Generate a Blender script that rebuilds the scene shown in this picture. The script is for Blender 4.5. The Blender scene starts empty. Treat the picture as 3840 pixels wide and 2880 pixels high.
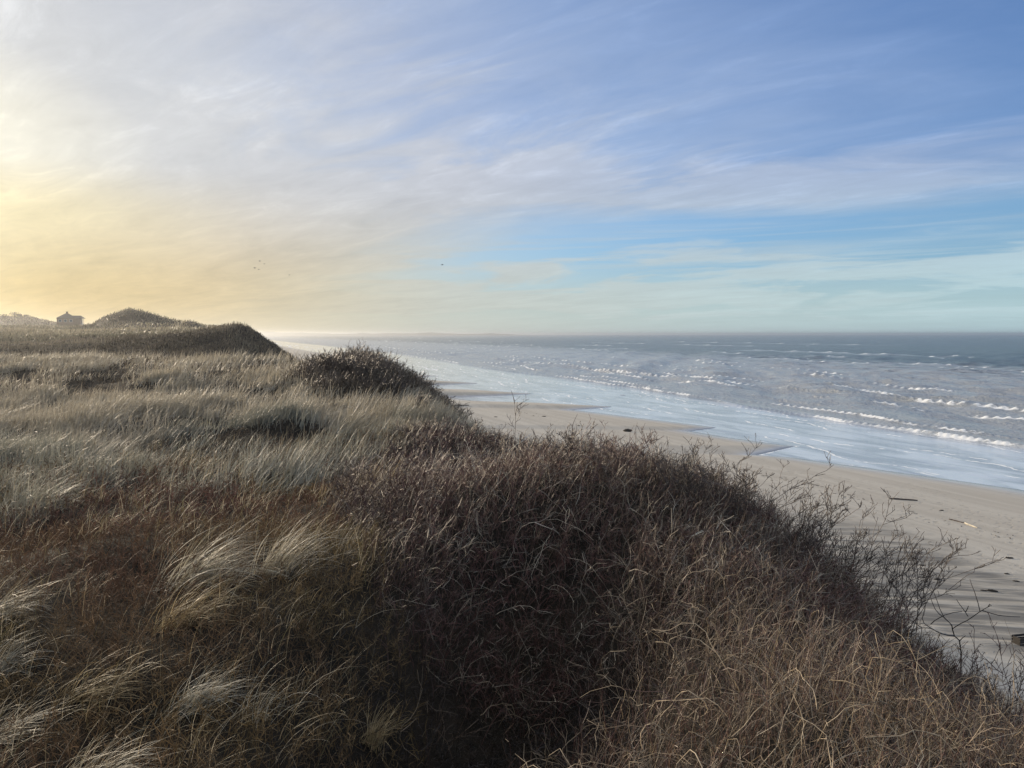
import bpy, math, random
import numpy as np
R = math.radians
sc = bpy.context.scene
COL = sc.collection
rng = np.random.default_rng(7)
random.seed(7)
PI = math.pi

# ------------------------------------------------------------------ camera
EYE = 13.0                       # eye height above the sea (z = 0)
FPX, CX, CY = 769.0, 512.0, 384.0
PITCH = math.atan(50.0 / FPX)
cam = bpy.data.cameras.new("camera")
cam.sensor_width = 36.0
cam.lens = 36.0 * FPX / 1024.0
cam.clip_start, cam.clip_end = 0.05, 60000.0
camo = bpy.data.objects.new("camera", cam)
camo.location = (0, 0, EYE)
camo.rotation_euler = (PI / 2 - PITCH, 0, 0)
COL.objects.link(camo)
sc.camera = camo

# ------------------------------------------------------------------ sun, exposure, render settings
SUN_AZ, SUN_EL = R(-44.0), R(12.0)          # azimuth from +Y, positive to the right (+X)
SUND = (math.sin(SUN_AZ) * math.cos(SUN_EL), math.cos(SUN_AZ) * math.cos(SUN_EL), math.sin(SUN_EL))
sun = bpy.data.lights.new("sun", 'SUN')
sun.energy = 4.8
sun.angle = R(1.5)
sun.color = (1.0, 0.83, 0.62)
suno = bpy.data.objects.new("sun", sun)
suno.rotation_euler = (PI / 2 - SUN_EL, 0, PI - SUN_AZ)
COL.objects.link(suno)
sc.view_settings.view_transform = 'Standard'
sc.view_settings.look = 'None'
sc.view_settings.exposure = 0.0
sc.view_settings.gamma = 1.0
cy = sc.cycles
cy.use_denoising = True
cy.use_adaptive_sampling = False
cy.max_bounces = 5
cy.diffuse_bounces = 2
cy.glossy_bounces = 2
cy.transmission_bounces = 2
cy.transparent_max_bounces = 4
cy.volume_bounces = 0
cy.sample_clamp_indirect = 4.0


# ------------------------------------------------------------------ node helper
class N:
    """a tiny wrapper so that node maths reads like maths"""
    def __init__(s, tree):
        s.t = tree
        s.n = tree.nodes
        s.l = tree.links

    def new(s, typ, **kw):
        nd = s.n.new(typ)
        for k, v in kw.items():
            setattr(nd, k, v)
        return nd

    def put(s, sock, v):
        if v is None:
            return
        if isinstance(v, bpy.types.NodeSocket):
            s.l.new(v, sock)
        else:
            if sock.type == 'RGBA' and len(v) == 3:
                v = (*v, 1)
            sock.default_value = v

    def m(s, op, a, b=None, c=None, clamp=False):
        nd = s.new('ShaderNodeMath', operation=op)
        nd.use_clamp = clamp
        for i, v in enumerate((a, b, c)):
            s.put(nd.inputs[i], v)
        return nd.outputs[0]

    def add(s, a, b): return s.m('ADD', a, b)
    def sub(s, a, b): return s.m('SUBTRACT', a, b)
    def mul(s, a, b): return s.m('MULTIPLY', a, b)

    def step(s, v, lo, hi, a=0.0, b=1.0):
        nd = s.new('ShaderNodeMapRange', interpolation_type='SMOOTHSTEP')
        for i, x in enumerate((v, lo, hi, a, b)):
            s.put(nd.inputs[i], x)
        return nd.outputs[0]

    def vec(s, x, y, z=0.0):
        nd = s.new('ShaderNodeCombineXYZ')
        for i, v in enumerate((x, y, z)):
            s.put(nd.inputs[i], v)
        return nd.outputs[0]

    def xyz(s, v):
        nd = s.new('ShaderNodeSeparateXYZ')
        s.put(nd.inputs[0], v)
        return nd.outputs

    def noise(s, v, scale=1.0, detail=4.0, rough=0.5, dist=0.0):
        nd = s.new('ShaderNodeTexNoise')
        s.put(nd.inputs['Vector'], v)
        s.put(nd.inputs['Scale'], scale)
        s.put(nd.inputs['Detail'], detail)
        s.put(nd.inputs['Roughness'], rough)
        s.put(nd.inputs['Distortion'], dist)
        return nd.outputs['Fac']

    def mix(s, f, a, b, mode='MIX'):
        nd = s.new('ShaderNodeMix', data_type='RGBA', blend_type=mode)
        s.put(nd.inputs[0], f)
        s.put(nd.inputs[6], a)
        s.put(nd.inputs[7], b)
        return nd.outputs[2]

    def ramp(s, f, stops):
        nd = s.new('ShaderNodeValToRGB')
        el = nd.color_ramp.elements
        while len(el) < len(stops):
            el.new(0.5)
        for e, (p, c) in zip(el, stops):
            e.position = p
            e.color = (*c, 1)
        s.put(nd.inputs[0], f)
        return nd.outputs[0]

    def attr(s, name):
        nd = s.new('ShaderNodeAttribute', attribute_name=name)
        return nd

    def bump(s, h, strength, dist, normal=None):
        nd = s.new('ShaderNodeBump')
        s.put(nd.inputs['Strength'], strength)
        s.put(nd.inputs['Distance'], dist)
        s.put(nd.inputs['Height'], h)
        if normal is not None:
            s.put(nd.inputs['Normal'], normal)
        return nd.outputs[0]


# ------------------------------------------------------------------ sky
def build_world():
    w = bpy.data.worlds.new("World")
    sc.world = w
    w.use_nodes = True
    w.node_tree.nodes.clear()
    n = N(w.node_tree)
    d = n.new('ShaderNodeTexCoord').outputs['Generated']
    x, y, z = n.xyz(d)
    el = n.mul(n.m('ARCSINE', z), 57.2958)                   # degrees
    az = n.mul(n.m('ARCTAN2', x, y), 57.2958)
    dot = n.new('ShaderNodeVectorMath', operation='DOT_PRODUCT')
    n.put(dot.inputs[0], d)
    dot.inputs[1].default_value = SUND
    gam = n.mul(n.m('ARCCOSINE', n.m('MINIMUM', dot.outputs['Value'], 0.99999)), 57.2958)
    sky = n.new('ShaderNodeTexSky', sky_type='NISHITA')
    sky.sun_disc = False
    sky.sun_elevation = SUN_EL
    sky.sun_rotation = SUN_AZ
    sky.air_density, sky.dust_density, sky.ozone_density = 1.0, 0.6, 3.0
    clear = n.mix(1.0, sky.outputs[0], (0.70, 1.10, 1.62), 'MULTIPLY')
    # thin high cloud: colour depends on how near the sun it hangs
    # the lit veil fades faster upwards than sideways
    gs = n.m('SQRT', n.add(n.m('POWER', n.sub(az, math.degrees(SUN_AZ)), 2.0), n.m('POWER', n.mul(n.sub(el, 11.0), 2.5), 2.0)))
    gs = n.m('MINIMUM', n.m('MAXIMUM', gs, n.mul(gam, 0.6)), n.mul(gam, 1.6))
    ccol = n.ramp(n.m('DIVIDE', gs, 100.0), [
        (0.00, (1.00, 0.95, 0.78)), (0.12, (0.93, 0.90, 0.78)), (0.20, (0.70, 0.71, 0.72)), (0.30, (0.64, 0.66, 0.70)),
        (0.40, (0.58, 0.61, 0.68)), (0.54, (0.45, 0.53, 0.68)), (0.75, (0.37, 0.47, 0.67)), (1.0, (0.33, 0.44, 0.66))])
    low = n.ramp(n.m('DIVIDE', gam, 100.0), [
        (0.00, (0.68, 0.50, 0.22)), (0.14, (0.70, 0.53, 0.24)), (0.24, (0.73, 0.60, 0.37)),
        (0.40, (0.58, 0.60, 0.54)), (0.58, (0.54, 0.66, 0.67)), (0.8, (0.50, 0.70, 0.76)), (1.0, (0.46, 0.67, 0.74))])
    ccol = n.mix(n.step(el, 12.0, 2.0), ccol, low)
    ccol = n.mix(n.mul(n.step(gs, 30.0, 5.0), n.step(el, 11.5, 7.0)), ccol, (1.0, 0.88, 0.54))
    # coordinates on a high flat cloud layer
    k = n.m('DIVIDE', 1.0, n.add(n.m('MAXIMUM', z, 0.0), 0.10))
    px, py = n.mul(x, k), n.mul(y, k)
    c1, s1 = math.cos(R(-130)), math.sin(R(-130))             # streaks run up to the right
    qa = n.add(n.mul(px, c1), n.mul(py, s1))
    qb = n.sub(n.mul(py, c1), n.mul(px, s1))
    wis = n.noise(n.vec(n.mul(qa, 1.9), n.mul(qb, 0.90), 3.1), 1.0, 9.0, 0.60, 1.1)
    big = n.noise(n.vec(n.mul(px, 0.55), n.mul(py, 0.55), 7.7), 1.0, 3.0, 0.5, 0.4)
    fine = n.noise(n.vec(n.mul(qa, 7.0), n.mul(qb, 2.6), 1.3), 1.0, 8.0, 0.68, 0.6)
    # lower edge of the veil
    wob = n.noise(n.vec(n.mul(az, 0.06), n.mul(el, 0.25), 2.0), 1.0, 5.0, 0.55, 0.3)
    edge = n.add(n.step(az, -31.0, 3.0, -1.0, 8.5), n.mul(n.sub(wob, 0.5), 2.2))
    veil = n.step(n.sub(el, edge), n.step(az, -16.0, 14.0, -4.0, -0.6), n.step(az, -16.0, 14.0, 4.0, 1.0))
    veil_d = n.add(n.mul(wis, 0.85), n.mul(big, 0.65))
    # thinner towards the upper right
    thin = n.step(n.add(n.mul(az, 0.75), n.mul(el, 1.15)), 9.0, 44.0, 0.0, 1.0)
    dens = n.step(n.sub(veil_d, n.mul(thin, 0.42)), 0.28, 0.98)
    dens = n.m('MULTIPLY', dens, veil)
    dens = n.add(dens, n.mul(n.step(el, 16.5, 8.8), n.mul(veil, 0.62)))
    # nowhere above its edge is the veil quite gone
    thinveil = n.mul(n.mul(veil, n.add(0.34, n.mul(wis, 0.55))), n.sub(1.0, n.mul(n.step(n.add(n.mul(az, 0.75), n.mul(el, 1.15)), 22.0, 52.0), 0.62)))
    dens = n.m('MINIMUM', n.m('MAXIMUM', dens, thinveil), 0.97)
    tuft = n.mul(n.step(n.add(fine, n.mul(wis, 0.5)), 0.78, 1.02), n.step(el, 6.0, 11.0))
    # low streaky clouds
    tilt = n.sub(el, n.mul(az, 0.015))
    st = n.noise(n.vec(n.mul(az, 0.075), n.mul(tilt, 0.62), 5.0), 1.0, 7.0, 0.58, 0.5)
    stm = n.mul(n.step(el, 0.6, 2.2), n.step(el, 7.2, 3.6))
    st2 = n.noise(n.vec(n.mul(az, 0.035), n.mul(tilt, 1.1), 9.4), 1.0, 6.0, 0.6, 0.4)
    sd = n.mul(n.step(n.add(st, n.mul(stm, 0.17)), 0.50, 0.68), n.step(el, 8.5, 5.0))
    sd2 = n.mul(n.step(st2, 0.44, 0.70), n.mul(n.step(el, 10.5, 6.0), 0.60))
    lowd = n.m('MAXIMUM', n.mul(sd, 0.85), sd2)
    # one long thin line of cloud low over the sea
    lc = n.sub(n.sub(el, n.add(3.1, n.mul(az, 0.055))), n.mul(n.sub(st, 0.5), 0.9))
    line = n.mul(n.step(n.m('ABSOLUTE', lc), 0.42, 0.05), n.mul(n.step(az, -24.0, -12.0), n.step(st2, 0.25, 0.55)))
    lowd = n.m('MAXIMUM', lowd, n.mul(line, 0.8))
    lowd = n.m('MAXIMUM', lowd, n.step(el, 5.8, 3.0, 0.0, 0.42))
    # warm whitish glow in the thick air over the horizon on the sun's side
    glow = n.mul(n.step(gam, 62.0, 12.0), n.step(el, 16.0, 2.0))
    cs = n.new('ShaderNodeVectorMath', operation='SCALE')
    n.put(cs.inputs[0], ccol)
    n.put(cs.inputs['Scale'], 10.0)
    ls = n.new('ShaderNodeVectorMath', operation='SCALE')
    n.put(ls.inputs[0], low)
    n.put(ls.inputs['Scale'], 10.0)
    shade = n.add(n.add(0.64, n.mul(fine, 0.30)), n.add(n.mul(wis, 0.36), n.mul(tuft, 0.09)))
    cs2 = n.new('ShaderNodeVectorMath', operation='SCALE')
    n.put(cs2.inputs[0], cs.outputs[0])
    n.put(cs2.inputs['Scale'], shade)
    # clear part: keep it from burning out by the sun
    hor = n.step(el, 5.0, 0.0, 0.0, 0.75)
    clear = n.mix(n.step(gam, 50.0, 12.0), clear, cs2.outputs[0])
    c = n.mix(n.m('MAXIMUM', hor, n.step(el, 11.0, 8.0, 0.0, 0.24)), clear, ls.outputs[0])
    c = n.mix(n.mul(glow, 0.9), c, ls.outputs[0])
    c = n.mix(lowd, c, n.mix(0.12, cs2.outputs[0], (7.5, 7.4, 6.9)))
    c = n.mix(dens, c, cs2.outputs[0])
    # unseen veil overhead, above the view, added thick and white to brighten the sand
    c = n.mix(n.step(el, 27.0, 45.0, 0.0, 0.9), c, (8.2, 8.3, 8.6))
    bg = n.new('ShaderNodeBackground')
    n.put(bg.inputs[0], c)
    bg.inputs[1].default_value = 0.1
    out = n.new('ShaderNodeOutputWorld')
    n.l.new(bg.outputs[0], out.inputs[0])
    w.cycles.sampling_method = 'MANUAL'
    w.cycles.sample_map_resolution = 512


build_world()


# ------------------------------------------------------------------ numpy noise and small maths
def _hash(ix, iy, seed):
    h = (ix.astype(np.int64) * 374761393 + iy.astype(np.int64) * 668265263 + seed * 1442695041) & 0xffffffff
    h = ((h ^ (h >> 13)) * 1274126177) & 0xffffffff
    h = h ^ (h >> 16)
    return (h & 0xffffff) / float(0xffffff)


def vnoise(x, y, seed=0):
    x = np.asarray(x, float); y = np.asarray(y, float)
    ix, iy = np.floor(x), np.floor(y)
    fx, fy = x - ix, y - iy
    fx = fx * fx * fx * (fx * (fx * 6 - 15) + 10)
    fy = fy * fy * fy * (fy * (fy * 6 - 15) + 10)
    a = _hash(ix, iy, seed); b = _hash(ix + 1, iy, seed)
    c = _hash(ix, iy + 1, seed); e = _hash(ix + 1, iy + 1, seed)
    return (a * (1 - fx) + b * fx) * (1 - fy) + (c * (1 - fx) + e * fx) * fy


def fbm(x, y, seed=0, oct=4, gain=0.5):
    t, amp, tot = 0.0, 1.0, 0.0
    for i in range(oct):
        t = t + amp * vnoise(x * 2 ** i + 17.3 * i, y * 2 ** i - 9.1 * i, seed + i)
        tot += amp
        amp *= gain
    return t / tot - 0.5                       # about -0.5 .. 0.5


def sstep(a, b, v):
    t = np.clip((np.asarray(v, float) - a) / (b - a), 0, 1)
    return t * t * (3 - 2 * t)


def gauss(x, y, cx, cy_, sx, sy, rot=0.0):
    c, s_ = math.cos(rot), math.sin(rot)
    u = (x - cx) * c + (y - cy_) * s_
    v = -(x - cx) * s_ + (y - cy_) * c
    return np.exp(-0.5 * ((u / sx) ** 2 + (v / sy) ** 2))


# ------------------------------------------------------------------ the lie of the land
# the coast runs along T; SN points out to sea
T = np.array([-0.36, 0.933]); SN = np.array([0.933, 0.36])


def dcoast(x, y): return SN[0] * x + SN[1] * y
def scoast(x, y): return T[0] * x + T[1] * y


SHORE = np.array([(-80, 70), (0, 66.5), (44.6, 62.5), (64, 56.5), (66.5, 54), (71, 62.5), (80, 60.0), (87, 59.3), (89.5, 65.0), (104, 61.0), (116, 57.5), (118.5, 56.5), (122, 66.5),
                  (132, 58.5), (140, 47), (150.5, 44.5), (154.5, 64.5), (168, 58), (178, 46), (189, 44.5), (193, 65), (210, 57), (227, 46), (231, 65), (250, 55), (265, 46),
                  (268, 64), (300, 50), (304, 66), (345, 49), (350, 66), (400, 52), (406, 67), (480, 54), (490, 68), (700, 66),
                  (1200, 70), (4000, 120), (9000, 400)], float)


def dshore(s):
    return np.interp(s, SHORE[:, 0], SHORE[:, 1]) + 0.8 * fbm(s * 0.12, s * 0 + 3.3, 91, 4)


def beach_z(x, y):
    d, s = dcoast(x, y), scoast(x, y)
    e = dshore(s + 0.10 * (d - 60)) - d
    z = np.where(e > 0, 1.75 * np.clip(e / 42.0, 0, 1.6) ** 0.85, 0.035 * e)
    z = z + 0.05 * fbm(s * 0.05, d * 0.16, 40, 3) * sstep(2, 12, e)
    # small bank left dry out in the shallows
    z = z + 1.32 * gauss(s, d, 144.0, 81.0, 2.6, 1.9, 0.4)
    return np.maximum(z, -1.5)


PY = np.array([-60, 0, 4, 9, 20, 30, 38, 49, 55, 62, 74, 82, 92, 104, 114, 128, 150, 200, 260, 340, 420, 560, 900], float)
PZ = np.array([-3.2, -3.0, -2.95, -3.05, -3.42, -3.42, -2.35, -1.72, -2.2, -3.6, -4.2, -3.6, -2.3, -0.75, -0.45, -0.8, -0.5, 1.0, 2.2, 3.6, 2.6, 1.5, 0], float)


def _smooth_interp(y):
    s = 0.0
    for o in (-2, -1, 0, 1, 2):
        s = s + np.interp(y + o * (0.6 + 0.02 * np.abs(y)), PY, PZ)
    return s / 5


def ground(x, y):
    x = np.asarray(x, float); y = np.asarray(y, float)
    d, s = dcoast(x, y), scoast(x, y)
    p = _smooth_interp(y + 0.12 * np.clip(x, -40, 10) * sstep(20, 60, y))
    near = sstep(60, 30, y)
    p = p + near * ((0.55 + 0.35 * sstep(14, 24, y)) * fbm(x * 0.22, y * 0.22, 11, 3) + 0.22 * fbm(x * 0.7, y * 0.7, 12, 2))
    p = p + (1 - near) * (1.1 * fbm(x * 0.045, y * 0.045, 13, 4) + 0.9 * fbm(x * 0.16, y * 0.16, 14, 3)) * sstep(60, 90, y)
    # dark hollow in front, mound of shrub on the crest, rise of the next hump, the big dune and its small neighbour
    p = p - 1.35 * gauss(x, y, 0.10, 7.6, 0.92, 2.0, -0.2) - 0.4 * gauss(x, y, -0.4, 4.6, 0.6, 0.9) + 0.62 * gauss(x, y, 0.9, 12.8, 2.4, 2.2, 0.2)
    p = p + 0.85 * sstep(11, 18, y) * near * fbm(x * 0.13 + 3.1, y * 0.17, 15, 2)
    p = p + 0.45 * gauss(x, y, 2.1, 5.2, 1.0, 1.5)
    p = p + 0.75 * gauss(x, y, -7.6, 40.5, 2.8, 4.5, 0.2)
    p = p + 0.45 * gauss(x, y, -3.2, 31.0, 2.2, 4.0, 0.2) + 0.42 * gauss(x, y, 2.6, 18.0, 1.8, 4.0, 0.1)
    p = p + np.interp(x, [-95, -74, -64, -50, -43, -38, -34, -28], [-2.2, -1.9, -0.7, 0.3, 1.5, 2.0, 1.6, 0.8]) * np.exp(-((y - 112) / 11.0) ** 2)
    # profiles across the far skyline: heights over the plain at chosen headings, each with its own distance
    q = x / np.maximum(y, 1.0)
    big = np.interp(q, [-0.575, -0.545, -0.53, -0.51, -0.495, -0.476, -0.45, -0.426, -0.40, -0.36], [0, 0.9, 3.4, 5.4, 6.2, 5.3, 3.6, 2.0, 0.8, 0])
    p = p + big * np.exp(-((y - 250) / 15.0) ** 2)
    p = p + np.interp(q, [-0.435, -0.425, -0.416, -0.403, -0.395], [0, 1.3, 1.9, 0.6, 0]) * np.exp(-((y - 232) / 8.0) ** 2)
    p = p + 1.3 * gauss(x, y, -108.0, 226.0, 8.5, 6.0)
    p = p + np.interp(q, [-0.75, -0.665, -0.63, -0.61, -0.585, -0.56, -0.50], [6.6, 6.0, 5.8, 4.6, 2.4, 1.0, 0]) * np.exp(-((y - 405) / 32.0) ** 2)
    p = p + EYE
    dc = np.interp(s, [-20, 0, 4.4, 6.1, 11.5, 18, 23, 30, 40, 60, 95], [3.6, 3.9, 4.9, 5.7, 8.7, 10.1, 9.0, 8.1, 8.3, 7.2, 3.4])
    dc = dc + (0.6 + 1.4 * sstep(15, 40, s)) * fbm(s * 0.12, s * 0.0 + 5.0, 21, 3) + 0.6 * fbm(s * 0.5, d * 0.5, 22, 2)
    q = d - dc
    drop = 0.66 * (np.sqrt(q * q + 1.4) + q) / 2
    dune = p - drop
    dune = dune - 0.2 * fbm(s * 0.3, d * 0.1, 23, 3) * sstep(0, 4, q)
    b = beach_z(x, y)
    k = 0.5                                       # smooth maximum of dune and beach
    h = np.clip(0.5 + 0.5 * (dune - b) / k, 0, 1)
    return b + (dune - b) * h + k * h * (1 - h)


def ray(u, v):
    """world direction through a point of the picture given in 2212 x 1659 pixels"""
    a, b = (u / 2.16015 - CX) / FPX, (v / 2.16015 - CY) / FPX
    c, s_ = math.cos(PITCH), math.sin(PITCH)
    return np.array([a, c - b * s_, -s_ - b * c])


def on_crest(u, v):
    r = ray(u, v)
    t = np.geomspace(2.0, 60, 3000)
    g = ground(r[0] * t, r[1] * t) + 0.3
    gap = np.where(g > 5.0, EYE + r[2] * t - g, 99.0)
    hit = np.nonzero(gap < 0)[0]
    i = hit[0] if len(hit) else int((gap / t).argmin())
    return r[0] * t[i], r[1] * t[i]


def on_ground(u, v, lift=0.0):
    r = ray(u, v)
    t = np.geomspace(1.0, 900, 6000)
    g = ground(r[0] * t, r[1] * t) + lift
    hit = np.nonzero(EYE + r[2] * t < g)[0]
    t = t[hit[0]] if len(hit) else 60.0
    return r[0] * t, r[1] * t


# ------------------------------------------------------------------ mesh helpers
def raw_mesh(name, V, F, mat, col=None, smooth=True, attrs=None, parent=None):
    """V (n,3), F (m,k) with equal k"""
    V = np.ascontiguousarray(V, np.float32); F = np.ascontiguousarray(F, np.int32)
    me = bpy.data.meshes.new(name)
    m, k = F.shape
    me.vertices.add(len(V)); me.vertices.foreach_set("co", V.ravel())
    me.loops.add(m * k); me.loops.foreach_set("vertex_index", F.ravel())
    me.polygons.add(m)
    me.polygons.foreach_set("loop_start", np.arange(0, m * k, k, dtype=np.int32))
    me.polygons.foreach_set("loop_total", np.full(m, k, np.int32))
    if smooth:
        me.polygons.foreach_set("use_smooth", np.ones(m, bool))
    if col is not None:
        a = me.attributes.new("Col", 'FLOAT_COLOR', 'POINT')
        c = np.ones((len(V), 4), np.float32); c[:, :3] = col
        a.data.foreach_set("color", c.ravel())
    for nm, val in (attrs or {}).items():
        a = me.attributes.new(nm, 'FLOAT', 'POINT')
        a.data.foreach_set("value", np.ascontiguousarray(val, np.float32))
    me.update(calc_edges=True)
    me.materials.append(mat)
    o = bpy.data.objects.new(name, me)
    COL.objects.link(o)
    if parent is not None:
        o.parent = parent
    return o


def tag(o, label=None, cat=None, group=None, kind=None):
    if label: o["label"] = label
    if cat: o["category"] = cat
    if group: o["group"] = group
    if kind: o["kind"] = kind
    return o


def empty(name, loc, rz=0.0):
    o = bpy.data.objects.new(name, None)
    o.empty_display_size = 0.2
    o.location = loc; o.rotation_euler = (0, 0, rz)
    COL.objects.link(o)
    return o


def ribbons(P, W, side, colr):
    """P (n,k,3) polylines, W (n,k) widths, side (n,3), colr (n,k,3) -> V, F, C"""
    n, k, _ = P.shape
    off = side[:, None, :] * (W[:, :, None] * 0.5)
    V = np.stack([P - off, P + off], 2).reshape(-1, 3)           # n,k,2
    C = np.repeat(colr[:, :, None, :], 2, 2).reshape(-1, 3)
    b = (np.arange(n)[:, None] * (2 * k) + 2 * np.arange(k - 1)[None]).reshape(-1)
    F = np.stack([b, b + 1, b + 3, b + 2], 1)
    return V, F, C


def tubes(P, W, colr):
    """three-sided tubes along polylines"""
    n, k, _ = P.shape
    t = np.gradient(P, axis=1)
    t /= np.linalg.norm(t, axis=2, keepdims=True) + 1e-9
    up = np.zeros_like(t); up[..., 0] = 0.3; up[..., 1] = 0.9; up[..., 2] = 0.2
    a = np.cross(t, up); a /= np.linalg.norm(a, axis=2, keepdims=True) + 1e-9
    b = np.cross(t, a)
    ring = []
    for j in range(3):
        an = 2 * PI * j / 3
        ring.append(P + (a * math.cos(an) + b * math.sin(an)) * (W[..., None] * 0.5))
    V = np.stack(ring, 2).reshape(-1, 3)
    C = np.repeat(colr[:, :, None, :], 3, 2).reshape(-1, 3)
    base = (np.arange(n)[:, None] * (3 * k) + 3 * np.arange(k - 1)[None]).reshape(-1)
    F = np.concatenate([np.stack([base + j, base + (j + 1) % 3, base + 3 + (j + 1) % 3, base + 3 + j], 1) for j in range(3)])
    return V, F, C


def join(parts):
    V, F, C, o = [], [], [], 0
    for v, f, c in parts:
        V.append(v); F.append(f + o); C.append(c); o += len(v)
    return np.concatenate(V), np.concatenate(F), np.concatenate(C)


# ------------------------------------------------------------------ materials
def material(name):
    m = bpy.data.materials.new(name)
    m.use_nodes = True
    m.node_tree.nodes.clear()
    n = N(m.node_tree)
    out = n.new('ShaderNodeOutputMaterial')
    return m, n, out


def principled(n, out, col, rough=0.8, normal=None, spec=0.3, ior=None):
    p = n.new('ShaderNodeBsdfPrincipled')
    n.put(p.inputs['Base Color'], col)
    n.put(p.inputs['Roughness'], rough)
    n.put(p.inputs['Specular IOR Level'], spec)
    if ior: p.inputs['IOR'].default_value = ior
    if normal is not None: n.put(p.inputs['Normal'], normal)
    if out is not None: n.l.new(p.outputs[0], out.inputs[0])
    return p


def strand_material(name, transl, rough, spec):
    m, n, out = material(name)
    c = n.attr("Col").outputs['Color']
    p = principled(n, None, c, rough, None, spec)
    if transl > 0:
        tr = n.new('ShaderNodeBsdfTranslucent')
        n.put(tr.inputs[0], c)
        mx = n.new('ShaderNodeMixShader')
        mx.inputs[0].default_value = transl
        n.l.new(p.outputs[0], mx.inputs[1]); n.l.new(tr.outputs[0], mx.inputs[2])
        n.l.new(mx.outputs[0], out.inputs[0])
    else:
        n.l.new(p.outputs[0], out.inputs[0])
    return m


M_GRASS = strand_material("dry_grass", 0.35, 0.5, 0.25)
M_TWIG = strand_material("bare_twig", 0.0, 0.5, 0.4)
M_SCRUB = strand_material("dwarf_scrub", 0.2, 0.7, 0.2)


def m_plain(name, col, rough=0.8, nscale=6.0, namp=0.35, spec=0.2):
    m, n, out = material(name)
    tc = n.new('ShaderNodeTexCoord').outputs['Object']
    f = n.noise(tc, nscale, 5.0, 0.6)
    dark = tuple(c * (1 - namp) for c in col); lite = tuple(min(1, c * (1 + namp)) for c in col)
    principled(n, out, n.mix(f, dark, lite), rough, n.bump(f, 0.3, 0.02), spec)
    return m


def m_dune():
    m, n, out = material("dune_soil")
    pos = n.new('ShaderNodeNewGeometry').outputs['Position']
    a = n.noise(pos, 0.35, 6.0, 0.6)
    b = n.noise(pos, 3.0, 5.0, 0.65)
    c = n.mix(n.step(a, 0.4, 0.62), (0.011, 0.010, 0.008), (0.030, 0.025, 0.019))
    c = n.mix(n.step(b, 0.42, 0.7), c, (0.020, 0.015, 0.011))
    # bare sand low on the seaward slope
    h = n.xyz(pos)[2]
    c = n.mix(n.step(n.add(h, n.mul(n.sub(a, 0.5), 4.0)), 4.5, 2.0), c, (0.34, 0.29, 0.225))
    principled(n, out, c, 0.95, n.bump(b, 0.8, 0.12), 0.1)
    return m


def m_beach():
    m, n, out = material("beach_sand")
    pos = n.new('ShaderNodeNewGeometry').outputs['Position']
    x, y, z = n.xyz(pos)
    d = n.add(n.mul(x, SN[0]), n.mul(y, SN[1]))
    s = n.add(n.mul(x, T[0]), n.mul(y, T[1]))
    streak = n.noise(n.vec(n.mul(s, 0.035), n.mul(d, 0.55), 0.0), 1.0, 6.0, 0.6, 0.4)
    blot = n.noise(pos, 0.12, 5.0, 0.55, 0.5)
    grain = n.noise(pos, 6.0, 4.0, 0.7)
    dry = n.mix(n.step(streak, 0.35, 0.66), (0.378, 0.350, 0.302), (0.468, 0.438, 0.380))
    damp = n.mix(n.step(streak, 0.38, 0.62), (0.402, 0.368, 0.312), (0.458, 0.424, 0.362))
    zz = n.add(z, n.mul(n.sub(blot, 0.5), 0.5))
    c = n.mix(n.step(zz, 0.75, 1.35), damp, dry)
    c = n.mix(n.step(z, 0.10, 0.0), c, (0.16, 0.135, 0.105))
    # grey patch of wind ripples on the upper beach
    px_, py_ = n.sub(x, 18.0), n.sub(y, 37.0)
    el = n.m('SQRT', n.add(n.m('POWER', n.m('DIVIDE', px_, 8.5), 2.0), n.m('POWER', n.m('DIVIDE', py_, 16.0), 2.0)))
    el = n.add(el, n.mul(n.sub(blot, 0.5), 1.1))
    pm = n.step(el, 1.0, 0.55)
    w1 = n.noise(n.vec(n.mul(x, 0.16), n.mul(n.add(y, n.mul(x, 0.08)), 1.05), 0.0), 1.0, 4.0, 0.55, 0.5)
    rip = n.step(w1, 0.40, 0.64)
    c = n.mix(n.mul(pm, n.sub(0.95, n.mul(rip, 0.75))), c, (0.145, 0.140, 0.130))
    # scattered trampling
    foot = n.noise(pos, 2.3, 2.0, 0.5)
    band = n.mul(n.step(d, 38.0, 44.0), n.step(d, 53.0, 48.0))
    fm = n.mul(n.step(foot, 0.58, 0.66), n.m('MAXIMUM', n.mul(n.step(blot, 0.42, 0.6), 0.6), n.mul(band, n.step(streak, 0.35, 0.55))))
    c = n.mix(n.mul(fm, 0.45), c, (0.20, 0.18, 0.15))
    hgt = n.add(n.add(n.mul(grain, 0.22), n.mul(streak, 0.7)), n.add(n.mul(n.mul(pm, rip), 1.0), n.mul(fm, -0.5)))
    rough = n.step(z, 0.05, 0.35, 0.22, 0.9)
    spec = n.step(z, 0.05, 0.4, 0.5, 0.12)
    principled(n, out, c, rough, n.bump(hgt, n.step(z, 0.0, 0.5, 0.15, 0.8), 0.06), spec)
    return m


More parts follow.
